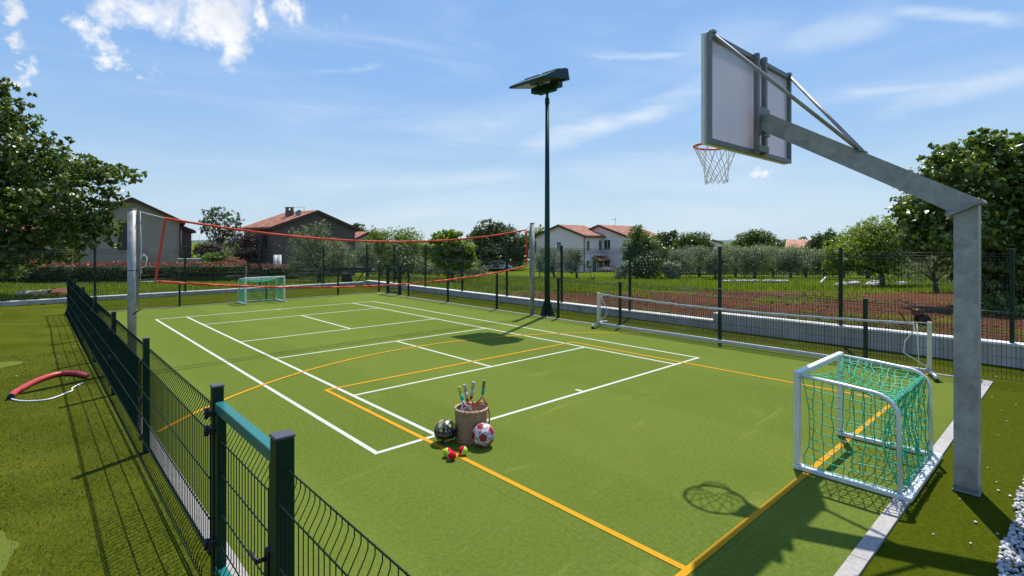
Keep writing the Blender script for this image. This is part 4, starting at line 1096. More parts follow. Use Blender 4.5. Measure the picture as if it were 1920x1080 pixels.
def tree(name, label, cat, mat, X, d, trunk_r, lobes_px, n, size, group=None, seed=1, base=None, per=16, clump=.32, asp=.55, shell=.45, depth_k=1.0, multi=1, limbs=True, grow=1.22):
    """lobes_px: (X, Y, rx, ry) in photograph pixels, turned into real lobes at depth d"""
    rg = random.Random(seed)
    bp = P(X, d, z=0); bz = terrain(bp.x, bp.y) if base is None else base; bp.z = bz
    lobes = []
    for l in lobes_px:
        dd = d + (l[4] if len(l) > 4 else rg.uniform(-.35, .35) * l[2] * d / 993)
        c = P(l[0], dd, l[1]); rx, rz = grow * l[2] * dd / 993, grow * l[3] * dd / 993; lobes.append((tuple(c), (rx, (rx * .9) * depth_k, rz)))
    t = empty(name, bp, label, cat, group)
    mb = MB(); top = sum((Vector(l[0]) for l in lobes), Vector()) / len(lobes)
    fork = bp.lerp(Vector((top.x, top.y, top.z)), .38)
    fork.x = bp.x + (top.x - bp.x) * .3; fork.y = bp.y + (top.y - bp.y) * .3
    for k_ in range(multi):
        o = Vector((rg.uniform(-1, 1), rg.uniform(-1, 1), 0)) * trunk_r * 2.5 * (multi > 1)
        mb.tube([bp + o * .4 - Vector((0, 0, .1)), bp.lerp(fork, .3) + o + Vector((rg.uniform(-.3, .3) * trunk_r, 0, 0)), fork + o * 1.5], [trunk_r * 1.35, trunk_r, trunk_r * .78], 8)
    if limbs:
        for c, r in (lobes if len(lobes) < 14 else sorted(lobes, key=lambda q_: -q_[1][0])[:8]):
            c = Vector(c); mid = fork.lerp(c, .5) + Vector((rg.uniform(-.15, .15), rg.uniform(-.15, .15), .1)) * r[0]
            mb.tube([fork, mid, c], [trunk_r * .55, trunk_r * .33, trunk_r * .10], 6)
            for q_ in range(3):
                e = c + Vector((rg.uniform(-.8, .8) * r[0], rg.uniform(-.8, .8) * r[1], rg.uniform(-.4, .9) * r[2])); mb.tube([mid, mid.lerp(e, .6) + Vector((0, 0, .05 * r[2])), e], [trunk_r * .25, trunk_r * .15, trunk_r * .05], 5)
    mb.build('trunk', L['bark'], t)
    V, F = leaves(lobes, int(n * (1.0 if d < 22 else 1.75)), size * (1.0 if d < 22 else 1.05), seed, shell, clump, asp, per)
    np_mesh('crown', V, F, mat, t)
    return t
# the two near trees
tree('broadleaf_tree', 'large broad-leaved tree at the left edge, overhanging the far fence', 'tree', L['broad'], -70, 19.5, .26,
     [(-190, 330, 150, 120), (-60, 250, 75, 62), (-35, 330, 75, 75), (40, 290, 62, 48), (15, 215, 45, 28), (50, 340, 80, 58), (130, 310, 50, 34), (185, 325, 40, 30), (218, 326, 42, 22),
      (150, 370, 62, 42), (70, 395, 75, 40), (-10, 420, 70, 50), (195, 400, 28, 38), (212, 440, 14, 26), (168, 430, 24, 22), (-30, 190, 40, 40), (40, 195, 18, 10), (60, 180, 10, 8), (0, 165, 26, 18), (100, 262, 30, 10), (-90, 160, 60, 50), (40, 450, 60, 24), (-20, 475, 55, 28), (118, 482, 30, 14), (60, 468, 62, 30), (150, 440, 42, 28), (-20, 500, 60, 26), (100, 430, 50, 26)],
     36000, .21, seed=21, per=12, clump=.17, asp=.5, shell=.34, grow=1.12)
tree('broadleaf_tree', 'large dense green tree at the right edge, behind the hoop post', 'tree', L['fig'], 1880, 14.5, .20,
     [(1790, 350, 75, 62), (1865, 300, 60, 45), (1900, 340, 85, 75), (1820, 300, 60, 38), (1735, 395, 55, 42), (1715, 405, 35, 26), (1775, 440, 80, 55), (1880, 450, 100, 80), (1960, 400, 110, 110), (1850, 262, 32, 20), (1890, 285, 55, 32), (1770, 290, 35, 28), (1975, 300, 70, 50),
      (1900, 540, 70, 70), (1960, 560, 80, 80), (1860, 590, 30, 40), (1740, 340, 26, 20), (1725, 455, 42, 30), (1835, 520, 45, 30)],
     36000, .175, seed=5, per=12, clump=.17, asp=.55, shell=.36, grow=1.10)
tree('fruit_tree', 'yellowish green tree leaning over the grass just left of the large right tree', 'tree', L['yellow'], 1655, 27, .13,
     [(1650, 448, 52, 34), (1605, 466, 44, 30), (1570, 490, 26, 24), (1700, 450, 45, 34), (1590, 492, 25, 18), (1660, 492, 55, 26), (1720, 490, 40, 26), (1640, 430, 30, 16), (1690, 478, 40, 30)], 11000, .14, seed=6, asp=.5, clump=.26)
tree('olive_tree', 'pale olive tree with drooping twigs between the yellowish tree and the hoop post', 'tree', L['olive'], 1755, 21, .10,
     [(1755, 490, 38, 24), (1725, 505, 30, 20), (1780, 510, 32, 24), (1735, 480, 24, 16)], 5000, .085, seed=8, asp=.3)
tree('broadleaf_tree', 'dark green bush at the foot of the large right tree, behind the post', 'bush', L['broad'], 1905, 12.6, .05,
     [(1905, 600, 40, 24), (1870, 580, 28, 26), (1930, 610, 50, 30)], 2600, .12, seed=9)
# centre left
tree('olive_tree', 'big grey-green olive tree in front of the dark gabled house', 'tree', L['olive'], 600, 36, .16,
     [(585, 512, 34, 14), (625, 505, 28, 16), (560, 485, 18, 20), (598, 450, 26, 22), (568, 460, 24, 20), (625, 475, 30, 24), (575, 490, 34, 26), (612, 500, 36, 20), (645, 485, 20, 22), (553, 440, 11, 12), (602, 426, 12, 14), (578, 432, 12, 12), (640, 462, 10, 10), (555, 505, 18, 16)], 13000, .115, seed=31, asp=.32, clump=.24)
tree('airy_tree', 'thin airy tree between the beige house and the dark gabled house', 'tree', L['dark'], 412, 58, .12,
     [(392, 408, 16, 14), (410, 400, 16, 12), (430, 408, 15, 12), (446, 420, 10, 12), (400, 425, 22, 14), (430, 432, 20, 14), (415, 450, 24, 16), (384, 430, 10, 8), (440, 450, 14, 14)], 3000, .20, seed=33, clump=.22, shell=.5)
tree('plum_tree', 'dark purple-leaved tree right of the airy tree', 'tree', L['plum'], 458, 50, .10, [(458, 462, 22, 22), (470, 480, 18, 18), (445, 480, 14, 16), (462, 448, 14, 12)], 4000, .15, seed=34)
tree('plum_bush', 'low dark purple bush above the pale wall, left of the airy tree', 'bush', L['plum'], 395, 52, .08, [(392, 464, 20, 10), (412, 472, 16, 12), (378, 470, 12, 9)], 2200, .14, seed=35)
tree('shrub', 'bright light-green shrub behind the red hedge, right of the pale wall', 'shrub', L['light'], 407, 43, .04, [(398, 484, 14, 9), (416, 481, 13, 9), (425, 488, 10, 7)], 1500, .17, seed=36)
tree('shrub', 'small red-leaved shrub beside the light-green shrub', 'shrub', L['redtip'], 442, 42, .03, [(440, 490, 17, 6), (452, 494, 12, 5)], 900, .12, seed=37)
tree('broadleaf_tree', 'dark round tree top peeping out right of the dark gabled house', 'tree', L['dark'], 668, 72, .15, [(655, 432, 9, 8), (672, 428, 11, 10), (665, 450, 18, 16), (680, 440, 8, 10)], 1800, .26, seed=38)
for i, (X, d, lb_, l_, mt, n_, s_) in enumerate([
    (712, 52, 'yellow-green tree left of the pair behind the corner gate', [(705, 438, 14, 12), (722, 444, 18, 16), (700, 466, 22, 22), (728, 472, 20, 22), (712, 494, 28, 20)], 'yellow', 3600, .17),
    (765, 50, 'bushy yellow-green tree directly behind the corner gate', [(760, 444, 20, 16), (778, 458, 18, 20), (755, 472, 24, 22), (776, 486, 24, 20), (745, 455, 14, 16), (760, 500, 26, 12)], 'yellow', 4200, .17),
    (742, 44, 'dark evergreen bush low behind the corner gate', [(745, 480, 26, 26), (768, 498, 28, 18), (722, 500, 24, 16), (745, 508, 30, 10)], 'dark', 3200, .15),
    (690, 48, 'greyish olive tree just right of the large olive', [(688, 476, 18, 18), (672, 484, 14, 14), (698, 492, 16, 14)], 'olive', 2400, .12)]):
    tree('broadleaf_tree' if mt != 'olive' else 'olive_tree', lb_, 'tree', L[mt], X, d, .12, l_, n_, s_, seed=50 + i)
tree('fig_tree', 'bright fig tree with large leaves left of the dark round tree', 'tree', L['yellow'], 848, 38, .12, [(832, 445, 20, 9), (850, 440, 18, 8), (870, 462, 20, 14), (850, 500, 30, 10), (845, 465, 26, 14), (828, 482, 20, 16), (862, 485, 26, 16), (880, 478, 10, 14), (818, 452, 12, 6)], 2800, .26, seed=60, asp=.75, per=10)
tree('broadleaf_tree', 'large dark round evergreen tree behind the white car', 'tree', L['dark'], 928, 78, .3, [(915, 434, 26, 18), (905, 462, 32, 26), (945, 452, 30, 26), (962, 468, 26, 26), (925, 478, 44, 26), (930, 430, 20, 12), (972, 458, 16, 20), (895, 450, 18, 16), (980, 480, 14, 16), (920, 492, 44, 14)], 13000, .34, seed=61, clump=.2)
tree('broadleaf_tree', 'yellowish tree behind the right volleyball post', 'tree', L['yellow'], 1000, 84, .2, [(1000, 440, 14, 12), (1012, 432, 9, 9), (988, 456, 14, 14), (1004, 460, 12, 14)], 2000, .28, seed=62)
tree('hedge_shrub', 'grey-green shrubs in a low mound before the white car', 'shrub', L['olive'], 850, 46, .05, [(815, 500, 26, 14), (848, 498, 28, 16), (878, 503, 26, 13), (838, 488, 18, 12), (900, 508, 14, 8), (795, 506, 16, 10)], 6500, .13, seed=63)
tree('olive_tree', 'olive tree before the white house, just right of the floodlight pole base', 'tree', L['olive'], 1040, 47, .11, [(1022, 470, 16, 12), (1040, 478, 18, 16), (1020, 488, 18, 18), (1042, 500, 18, 14), (1022, 506, 12, 8)], 4200, .12, seed=64, asp=.32)
tree('olive_tree', 'olive tree before the white house, nearer its drainpipe', 'tree', L['olive'], 1082, 47, .10, [(1070, 474, 16, 13), (1080, 486, 14, 15), (1064, 492, 17, 16), (1086, 478, 8, 10), (1074, 504, 13, 9)], 4000, .12, seed=65, asp=.32)
tree('olive_tree', 'small grey olive bush half hidden by the right volleyball post', 'tree', L['olive'], 1012, 47.5, .05, [(1008, 484, 9, 10), (1012, 498, 8, 8)], 900, .12, seed=66, asp=.32)
tree('broadleaf_tree', 'tall yellow-green tree hiding the right half of the white house', 'tree', L['fig'], 1205, 46, .16, [(1196, 438, 16, 14), (1205, 455, 24, 18), (1185, 468, 18, 18), (1225, 470, 22, 20), (1205, 490, 30, 18), (1238, 480, 14, 20), (1195, 430, 8, 8), (1180, 484, 12, 14)], 9500, .15, seed=67, clump=.25)
tree('broadleaf_tree', 'dark dense bush at the foot of the tree by the white house', 'bush', L['dark'], 1215, 44, .1, [(1195, 500, 18, 18), (1222, 498, 24, 22), (1205, 512, 26, 14)], 4200, .13, seed=68)
tree('oleander', 'white-flowering shrub between the white house and the dark bush', 'shrub', L['flower'], 1172, 43, .05, [(1168, 506, 13, 10), (1176, 498, 9, 8), (1162, 516, 9, 8)], 2000, .12, seed=69)
tree('oleander', 'white-flowering shrub right of the dark bush, before the olive row', 'shrub', L['flower'], 1258, 44, .05, [(1254, 504, 14, 12), (1266, 498, 10, 10), (1262, 516, 12, 8)], 2200, .12, seed=70)
tree('broadleaf_tree', 'sparse dark tree immediately right of the tiled roof end', 'tree', L['dark'], 1248, 66, .15, [(1245, 445, 12, 9), (1262, 440, 9, 7), (1252, 462, 16, 14)], 1900, .24, seed=71)
tree('broadleaf_tree', 'round green tree between the white house and the fence post', 'tree', L['broad'], 1300, 64, .2, [(1285, 452, 18, 12), (1308, 450, 20, 13), (1325, 462, 12, 12), (1275, 470, 20, 14), (1305, 474, 24, 14)], 5200, .24, seed=72)
tree('broadleaf_tree', 'round tree above the olive row, right of the second tall fence post', 'tree', L['broad'], 1418, 75, .2, [(1400, 448, 18, 11), (1420, 444, 20, 12), (1438, 450, 16, 12), (1392, 462, 20, 12), (1425, 466, 28, 12)], 4600, .27, seed=73)
# far tree line on the right, each its own
words = ['first', 'second', 'third', 'fourth', 'fifth', 'sixth', 'seventh', 'eighth', 'ninth', 'tenth', 'eleventh', 'twelfth', 'thirteenth', 'fourteenth']
for i, (X, top, rx, d, mt) in enumerate([(1352, 462, 10, 120, 'dark'), (1455, 452, 12, 105, 'dark'), (1472, 455, 10, 110, 'dark'), (1538, 442, 16, 86, 'dark'), (1556, 436, 10, 84, 'broad'), (1575, 446, 16, 90, 'broad'), (1597, 436, 12, 80, 'dark'), (1618, 442, 18, 74, 'broad'), (1508, 450, 12, 98, 'broad'), (1248 + 90, 455, 9, 118, 'broad'), (1525, 455, 14, 88, 'fig'), (700, 440, 14, 96, 'dark'), (800, 462, 20, 96, 'dark'), (1480, 460, 10, 100, 'fig')]):
    near = ['just left of the tall fence post', 'left of the red roof, lower', 'behind the red roof, left', 'with a pointed top right of the red roof', 'tallest and thinnest right of the red roof', 'between the two pointed ones', 'pointed and bluish near the yellowish tree', 'behind the yellowish tree', 'directly over the red roof', 'beside the small far gable', 'before the red roof, right end', 'behind the corner gate trees', 'behind the fig tree', 'low, before the red roof'][i]
    hh_ = max(6, (482 - top) / 2)
    tree('distant_tree', 'distant tree, %s, in the %s' % (near, 'far tree line'), 'tree', L[mt], X, d, .12, [(X, top + hh_ * .55, rx * .7, hh_ * .6), (X - rx * .4, top + hh_ * 1.1, rx * .7, hh_ * .6), (X + rx * .5, top + hh_ * 1.2, rx * .7, hh_ * .7), (X, top + hh_ * 1.6, rx, hh_ * .6)], 2800, .36, group='distant trees', seed=100 + i, limbs=False, grow=1.5)
# olive grove row: single trees with short trunks
ol = [(1275, 46, 488, 26, 20), (1312, 50, 482, 26, 20), (1345, 45, 490, 24, 18), (1378, 49, 482, 26, 20), (1412, 46, 484, 26, 22), (1448, 50, 482, 26, 20), (1480, 44, 484, 26, 20), (1512, 47, 486, 24, 18), (1545, 43, 488, 25, 17), (1580, 48, 486, 22, 16), (1625, 45, 494, 24, 15), (1700, 44, 492, 26, 17)]
olab = ['beside the white-flowering shrub', 'second from its left end', 'directly behind the tall fence post in the middle', 'just right of the tall fence post in the middle', 'fifth from its left end', 'sixth from its left end', 'with a forked trunk, below the red roof', 'just left of the leaning white board', 'above the leaning white board', 'behind the tall fence post with the glinting panel', 'left of the yellowish tree trunk', 'right of the yellowish tree trunk']
for i, (X, d, Y, rx, ry) in enumerate(ol):
    tree('olive_tree', 'olive tree in the grove row, ' + olab[i], 'tree', L['olive'], X, d, .08,
         [(X - rx * .5, Y - 2, rx * .62, ry * .70), (X + rx * .5, Y - 3, rx * .62, ry * .72), (X, Y - ry * .35, rx * .7, ry * .62), (X + rx * .1, Y + ry * .75, rx * .9, ry * .7), (X - rx * .5, Y + ry * .8, rx * .55, ry * .6), (X + rx * .2, Y + ry * .2, rx * 1.05, ry * .9)], 6500, .13, group='olive trees in the grove', seed=200 + i, asp=.32, multi=2)
for i, (X, d, Y) in enumerate([(1295, 62, 478), (1362, 64, 476), (1430, 62, 476), (1496, 60, 478), (1566, 60, 478)]):
    tree('olive_tree', 'olive tree in the second grove row, %s from the left' % words[i], 'tree', L['olive'], X, d, .12, [(X - 14, Y, 18, 11), (X + 14, Y, 18, 11), (X, Y - 5, 16, 10), (X - 30, Y + 3, 16, 12), (X + 30, Y + 3, 16, 12), (X - 16, Y + 20, 24, 16), (X + 18, Y + 20, 24, 16), (X, Y - 8, 20, 10)], 6500, .17, group='olive trees in the second grove row', seed=230 + i, asp=.35, limbs=False)
# saplings before the white house
tree('sapling', 'bare little sapling on the grass before the white house', 'tree', L['broad'], 1110, 40, .03, [(1110, 522, 7, 5), (1106, 500, 4, 8)], 220, .10, seed=80)

# hedge with red tips: one long clipped hedge
def hedge(name, label, a, b, hgt, wid, n, seed):
    t = empty(name, a, label, 'hedge'); rg = np.random.default_rng(seed)
    A = np.array(a); B = np.array(b); u = rg.uniform(0, 1, n)
    d = (B - A)[:2]; Ld = np.linalg.norm(d); nx_, ny_ = -d[1] / Ld, d[0] / Ld
    c = A[None] + (B - A)[None] * u[:, None]; top = rg.uniform(0, 1, n) < .42
    off = rg.uniform(-.5, .5, n) * wid; z = rg.uniform(0, 1, n) * hgt * .82
    side = rg.choice([-1, 1], n, p=[.8, .2]); off = np.where(top, off, side * wid * .5 * rg.uniform(.8, 1.05, n)); z = np.where(top, hgt * rg.uniform(.84, 1.04, n), z)
    p = c.copy(); p[:, 0] += nx_ * off; p[:, 1] += ny_ * off; p[:, 2] += z + .06 * np.sin(u * 90)
    def mk(p, size, mat, nm):
        m = len(p); dn = rg.normal(size=(m, 3)); dn[:, 2] += .5; dn /= np.linalg.norm(dn, axis=1)[:, None]
        t_ = rg.normal(size=(m, 3)); t_ -= (t_ * dn).sum(1)[:, None] * dn; t_ /= np.linalg.norm(t_, axis=1)[:, None]; b_ = np.cross(dn, t_); s = size * rg.uniform(.6, 1.2, m)[:, None]
        V = np.zeros((m, 4, 3)); V[:, 0] = p - t_ * s * .5; V[:, 2] = p + t_ * s * .5; V[:, 1] = p + b_ * s * .3; V[:, 3] = p - b_ * s * .3
        np_mesh(nm, V.reshape(-1, 3), np.arange(4 * m).reshape(m, 4), mat, t)
    mk(p[~top], .16, L['dark'], 'foliage'); mk(p[top], .12, L['redtip'], 'red_shoots')
    mb = MB(); ax_ = Vector((d[0] / Ld, d[1] / Ld, 0)); mb.bar(Vector(a) + Vector((0, 0, hgt * .40)), Vector(b) + Vector((0, 0, hgt * .40)), wid * .62, hgt * .78); mb.build('inner_branches', L['bark'], t)
    return t
ha = P(-330, 33); hb = P(462, 41)
for v_ in (ha, hb): v_.z = terrain(v_.x, v_.y) - .05
hedge('hedge', 'long clipped hedge with red shoots beyond the far fence on the left', tuple(ha), tuple(hb), 1.42, 1.1, 15000, 1)
ha = P(470, 42); hb = P(560, 44)
for v_ in (ha, hb): v_.z = terrain(v_.x, v_.y) - .05
hedge('hedge', 'short stretch of red-tipped hedge before the dark gabled house', tuple(ha), tuple(hb), 1.25, 1.0, 3000, 2)

# far-off wood on the skyline and distant hill
def woodland():
    rg = np.random.default_rng(9); lobes = []
    for X in range(-500, 2500, 14):
        if 1240 > X > 300 and rg.uniform() < .35: continue
        d = rg.uniform(120, 170); top = rg.uniform(450, 463)
        c = P(X, d, top + 8); lobes.append(((c.x, c.y, c.z), (rg.uniform(2, 3.5), 2.5, 8 * d / 993 * rg.uniform(1, 1.5))))
        c2 = Vector(c); lobes.append(((c.x, c.y, c.z - 2.0), (3, 3, 2.2)))
    V, F = leaves(lobes, 26000, .75, 3, clump=.3)
    tag(np_mesh('distant_woodland', V, F, L['dark']), 'dark band of far-off woodland along the skyline', 'woodland', kind='stuff')
woodland()
hb_ = MB(); nn = 60; vs = []
for i in range(nn + 1):
    X = -200 + 2400 * i / nn; h0 = 13 * math.exp(-((X - 1420) / 150) ** 2) + 10 * math.exp(-((X - 420) / 200) ** 2) + 2 + 2 * math.sin(i * .9)
    for dd, k_ in ((1500, 0), (1750, .7), (2000, 1), (2400, .5)):
        p = P(X, dd, z=-4); vs.append((p.x, p.y, -5 + k_ * h0))
hb_.add(vs, [(i * 4 + j, (i + 1) * 4 + j, (i + 1) * 4 + j + 1, i * 4 + j + 1) for i in range(nn) for j in range(3)], True)
tag(hb_.build('hills', plain('hill_wood', (.055, .085, .06), .95, var=.3, scale=.01)), kind='structure')

# tufts of meadow grass beyond the walls
def meadow():
    rg = np.random.default_rng(4); pts = []
    n = 150000
    X = rg.uniform(-150, 2050, n); d = 9 + 42 * rg.uniform(0, 1, n) ** 1.1
    x = CAM[0] + CY * (X - 960) / 993 * d + SY * d; y = CAM[1] - SY * (X - 960) / 993 * d + CY * d
    ok = ((x > 9.5) | (y > 18.5)) & ~((x < 9.3) & (y < 18.5))
    dd = (x * SY + y * CY); nz = np.array([mnoise.noise(Vector((a * .35, b * .35, 0))) for a, b in zip(x, y)])
    soil = (x > 9.4) & (dd + nz * 3 < 16.4)
    keep = ok & (~soil | ((nz > .22) & (rg.uniform(0, 1, n) < .35)) | (rg.uniform(0, 1, n) < .012))
    bare = (np.abs(x - 5.9) < 2.4) & (np.abs(y - 19.4) < 1.2); keep &= ~(bare & (rg.uniform(0, 1, n) < .9))
    x, y = x[keep], y[keep]; n = len(x); z = np.array([terrain(a, b) for a, b in zip(x, y)])
    p = np.stack([x, y, z], 1); a = rg.uniform(0, np.pi * 2, n); hh_ = np.where(soil[keep], .10, .16) * rg.uniform(.4, 1.3, n) * (1 + .5 * np.clip(nz[keep] * 2, -1, 1)); ww = .018 * rg.uniform(.6, 1.5, n)
    V = np.zeros((n, 3, 3)); V[:] = p[:, None]
    V[:, 0, 0] -= np.cos(a) * ww; V[:, 0, 1] -= np.sin(a) * ww; V[:, 1, 0] += np.cos(a) * ww; V[:, 1, 1] += np.sin(a) * ww
    ln = rg.normal(0, .35, (n, 2)) * hh_[:, None]; V[:, 2, 0] += ln[:, 0]; V[:, 2, 1] += ln[:, 1]; V[:, 2, 2] += hh_
    tag(np_mesh('meadow_grass', V.reshape(-1, 3), np.arange(3 * n).reshape(n, 3), L['grass']), 'rough meadow grass on the field beyond the walls', 'grass', kind='stuff')
meadow()
mb = MB(); rg = random.Random(12)
for i in range(500):
    x = rg.uniform(9.5, 17.5); y = rg.uniform(-6, 14)
    if x * SY + y * CY > 15: continue
    rock(mb, (x, y, terrain(x, y) + .01), rg.uniform(.02, .06), i, (1, .8, .6), 6, 4)
tag(mb.build('soil_clods', M['soil']), 'red clods scattered over the dug soil behind the wall', 'clods', kind='stuff')

# ------------------------------------------------------------------ houses
def tile_mat():
    m = NM('clay_tiles'); ob = m.geo.outputs['Position']; v = m.vor(3.2, out='Color'); n = m.noise(.9, 4)
    c = m.ramp(m.sep(v)[0], [(0, (.36, .14, .075)), (.5, (.50, .21, .125)), (1, (.60, .33, .22))])
    c = m.mix(m.mr(n, .4, .7, 0, .4), c, (.34, .17, .12))
    return m.fin(c, .8)
M['tiles'] = tile_mat()
M['beige'] = plain('beige_render', (.33, .265, .215), .9, var=.06, scale=.8)
M['brown'] = plain('brown_render', (.115, .085, .075), .9, var=.10, scale=1)
M['lilac'] = plain('pale_render', (.82, .67, .66), .9, var=.05, scale=.6)
M['trim'] = plain('cream_trim', (.82, .79, .72), .8, var=.05)
M['fascia'] = plain('dark_fascia', (.06, .025, .02), .6)
M['pane'] = plain('dark_pane', (.02, .022, .025), .12, spec=.8)
M['shutter'] = plain('green_shutter', (.03, .04, .03), .5)
class House:
    """gabled block; near right (or left) bottom corner of the gable wall at cam (x,d); g unit vector along gable (from corner), s unit vector along ridge away"""
    def __init__(s, corner, g, sd, W, Lr, zb, ze, zr, label, root=None, wallm='beige', over=.35, roofm='tiles', cat='house'):
        s.c = Vector((*corner, 0)); s.g = Vector((*g, 0)).normalized(); s.s = Vector((*sd, 0)).normalized(); s.W, s.L, s.zb, s.ze, s.zr = W, Lr, zb, ze, zr
        s.r = root if root is not None else empty('house', s.c + Vector((0, 0, zb)), label, cat)
        q = lambda u, v, z: s.c + s.g * u + s.s * v + Vector((0, 0, z)); s.q = q
        mb = MB(); h_ = W / 2
        V = [q(0, 0, zb), q(W, 0, zb), q(W, 0, ze), q(h_, 0, zr), q(0, 0, ze), q(0, Lr, zb), q(W, Lr, zb), q(W, Lr, ze), q(h_, Lr, zr), q(0, Lr, ze)]
        mb.add(V, [(0, 1, 2, 3, 4), (9, 8, 7, 6, 5), (0, 4, 9, 5), (1, 6, 7, 2), (4, 3, 8, 9), (2, 7, 8, 3)]); mb.build('wall', M[wallm], s.r)
        mb = MB(); sl = (zr - ze) / h_; t = .16
        k = .1
        for u0, u1 in ((-over, h_), (W + over, h_)):
            z0 = ze - sl * over
            a = [q(u0, -over, z0 + .02), q(u1, -over, zr + .02), q(u1, Lr + over, zr + .02), q(u0, Lr + over, z0 + .02)]
            mb.poly(a, (0, 0, t))
        s.roof = mb.build('roof', M[roofm], s.r)
        mb = MB()
        # tile courses as low ribs running down the slope
        nr = int((Lr + 2 * over) / .42)
        for u0, u1 in ((-over, h_), (W + over, h_)):
            for i in range(nr):
                v = -over + .21 + i * .42; mb.bar(q(u0, v, ze - sl * over + .02 + t + .01), q(u1, v, zr + .02 + t + .01), .20, .07)
        mb.build('tile_ribs', M[roofm], s.roof)
        mb = MB()
        for u0 in (-over, W + over):
            mb.bar(q(u0, -over - .03, ze - sl * over + .06), q(h_, -over - .03, zr + .06), .05, .26); mb.bar(q(u0, -over, ze - sl * over + .02), q(u0, Lr + over, ze - sl * over + .02), .14, .14)
        mb.build('fascia', M['fascia'], s.r)
    def win(s, face, u, z0, w_, h_, trim=True, pane='pane', name='window'):
        # face 'g': gable wall, u along g. 's0': long wall at u=0; 's1': long wall at u=W
        if face == 'g': a, dr, nn_ = s.q(u, 0, z0), s.g, -s.s
        elif face == 's0': a, dr, nn_ = s.q(0, u, z0), s.s, -s.g
        else: a, dr, nn_ = s.q(s.W, u, z0), s.s, s.g
        f = MB(); c = a + Vector((0, 0, h_ / 2)); t = .14
        up = Vector((0, 0, 1))
        def slab(mb, cu, cz, ww, hh, off, th):
            cc = a + dr * cu + up * cz + nn_ * off
            mb.bar(cc - dr * ww / 2, cc + dr * ww / 2, th, hh, up) if True else None
        if trim:
            slab(f, 0, h_ + t / 2, w_ + 2 * t, t, .03, .06); slab(f, 0, -t / 2, w_ + 2 * t, t, .03, .06)
            slab(f, -w_ / 2 - t / 2, h_ / 2, t, h_, .03, .06); slab(f, w_ / 2 + t / 2, h_ / 2, t, h_, .03, .06)
        else:
            slab(f, 0, h_ + .03, w_ + .12, .06, .02, .04); slab(f, 0, -.03, w_ + .12, .06, .02, .04); slab(f, -w_ / 2 - .03, h_ / 2, .06, h_, .02, .04); slab(f, w_ / 2 + .03, h_ / 2, .06, h_, .02, .04)
        fr = f.build(name, M['trim' if trim else 'fascia'], s.r)
        p = MB(); slab(p, 0, h_ / 2, w_, h_, .012, .02); p.build('pane', M[pane], fr)
        b = MB(); slab(b, 0, h_ / 2, .05, h_, .028, .012); b.build('glazing_bar', M['trim' if trim else 'fascia'], fr)
def camv(a, b): return (CY * a + SY * b, -SY * a + CY * b)      # camera-frame direction to world
def camp(X, d): p = P(X, d); return (p.x, p.y)
# beige house, gable towards the court
t_ = R(4)
t_ = R(33)
hA = House(camp(337, 47), camv(-math.cos(t_), -math.sin(t_)), camv(-math.sin(t_), math.cos(t_)), 6.9, 10, -1.8, 3.75, 5.55, 'beige house with plain gable wall and one tall dark window, behind the left volleyball post')
hA.win('g', 3.95, 1.35, .80, 2.35, False, 'shutter')
mb = MB(); q0 = hA.q(-.06, -.06, 0); mb.tube([(q0.x, q0.y, -1.8), (q0.x, q0.y, 3.5)], .09, 8); mb.build('drainpipe', M['fascia'], hA.r)
mb = MB(); e_ = House(camp(359, 52), camv(-.8, -.6), camv(-.6, .8), 3.4, 4, -1.8, 3.0, 3.75, '', root=hA.r, wallm='brown', over=.3)
# pale boundary wall by the beige house
bw = empty('garden_wall', P(360, 44, z=-1.5), 'pale rendered garden wall with a light coping, right of the beige house', 'wall')
a = P(334, 44, z=0); b = P(384, 44, z=0); mb = MB(); mb.bar((a.x, a.y, -.47), (b.x, b.y, -.47), .2, 2.0); mb.build('wall_body', M['beige'], bw)
mb = MB(); mb.bar((a.x, a.y, .56), (b.x, b.y, .56), .3, .055); mb.build('coping', M['trim'], bw)
# house behind the left tree
hD = House(camp(182, 62), camv(-.97, -.2), camv(-.2, .97), 13, 9, -2.0, 3.7, 5.9, 'house with pinkish tiled roof half hidden behind the large left tree', wallm='brown')
hD2 = House(camp(70, 50), camv(-.3, .95), camv(-.95, -.3), 7, 8, -1.8, 2.2, 3.4, 'low outbuilding with orange tiled roof glimpsed under the large left tree', wallm='brown')
# dark gabled house
tt = R(50)
hB = House(camp(512, 50), camv(math.cos(tt), math.sin(tt)), camv(-math.sin(tt), math.cos(tt)), 8.9, 6.2, -2.0, 3.30, 4.95, 'dark brown gabled house with tiled roof, chimney and satellite dish', wallm='brown', over=.3)
hB.win('s0', 1.6, 1.6, .8, 1.0, False); hB.win('s0', 4.2, 1.2, .7, 1.5, False)
mb = MB(); c_ = hB.q(2.9, 2.5, 0); mb.bbox(c_.x - .32, c_.x + .32, c_.y - .32, c_.y + .32, 4.0, 5.15)
for sx in (-.24, .24):
    for sy in (-.24, .24): mb.bbox(c_.x + sx - .06, c_.x + sx + .06, c_.y + sy - .06, c_.y + sy + .06, 5.151, 5.40)
mb.bbox(c_.x - .36, c_.x + .36, c_.y - .36, c_.y + .36, 5.401, 5.48); mb.build('chimney', M['brown'], hB.roof)
mb = MB(); c_ = hB.q(2.9, .6, 0); mb.tube([(c_.x, c_.y, 3.9), (c_.x, c_.y, 4.9)], .03, 6)
fd = Vector((-CY * .3 - SY, SY * .3 - CY, .3)).normalized(); cen = Vector((c_.x, c_.y, 4.8)) + fd * .1
u_ = fd.cross(Vector((0, 0, 1))).normalized(); w_ = u_.cross(fd); vs = [cen - fd * .08]
for rr2, off in ((.17, -.06), (.33, 0)): vs += [cen + fd * off + (u_ * math.cos(k * .3927) + w_ * math.sin(k * .3927)) * rr2 for k in range(16)]
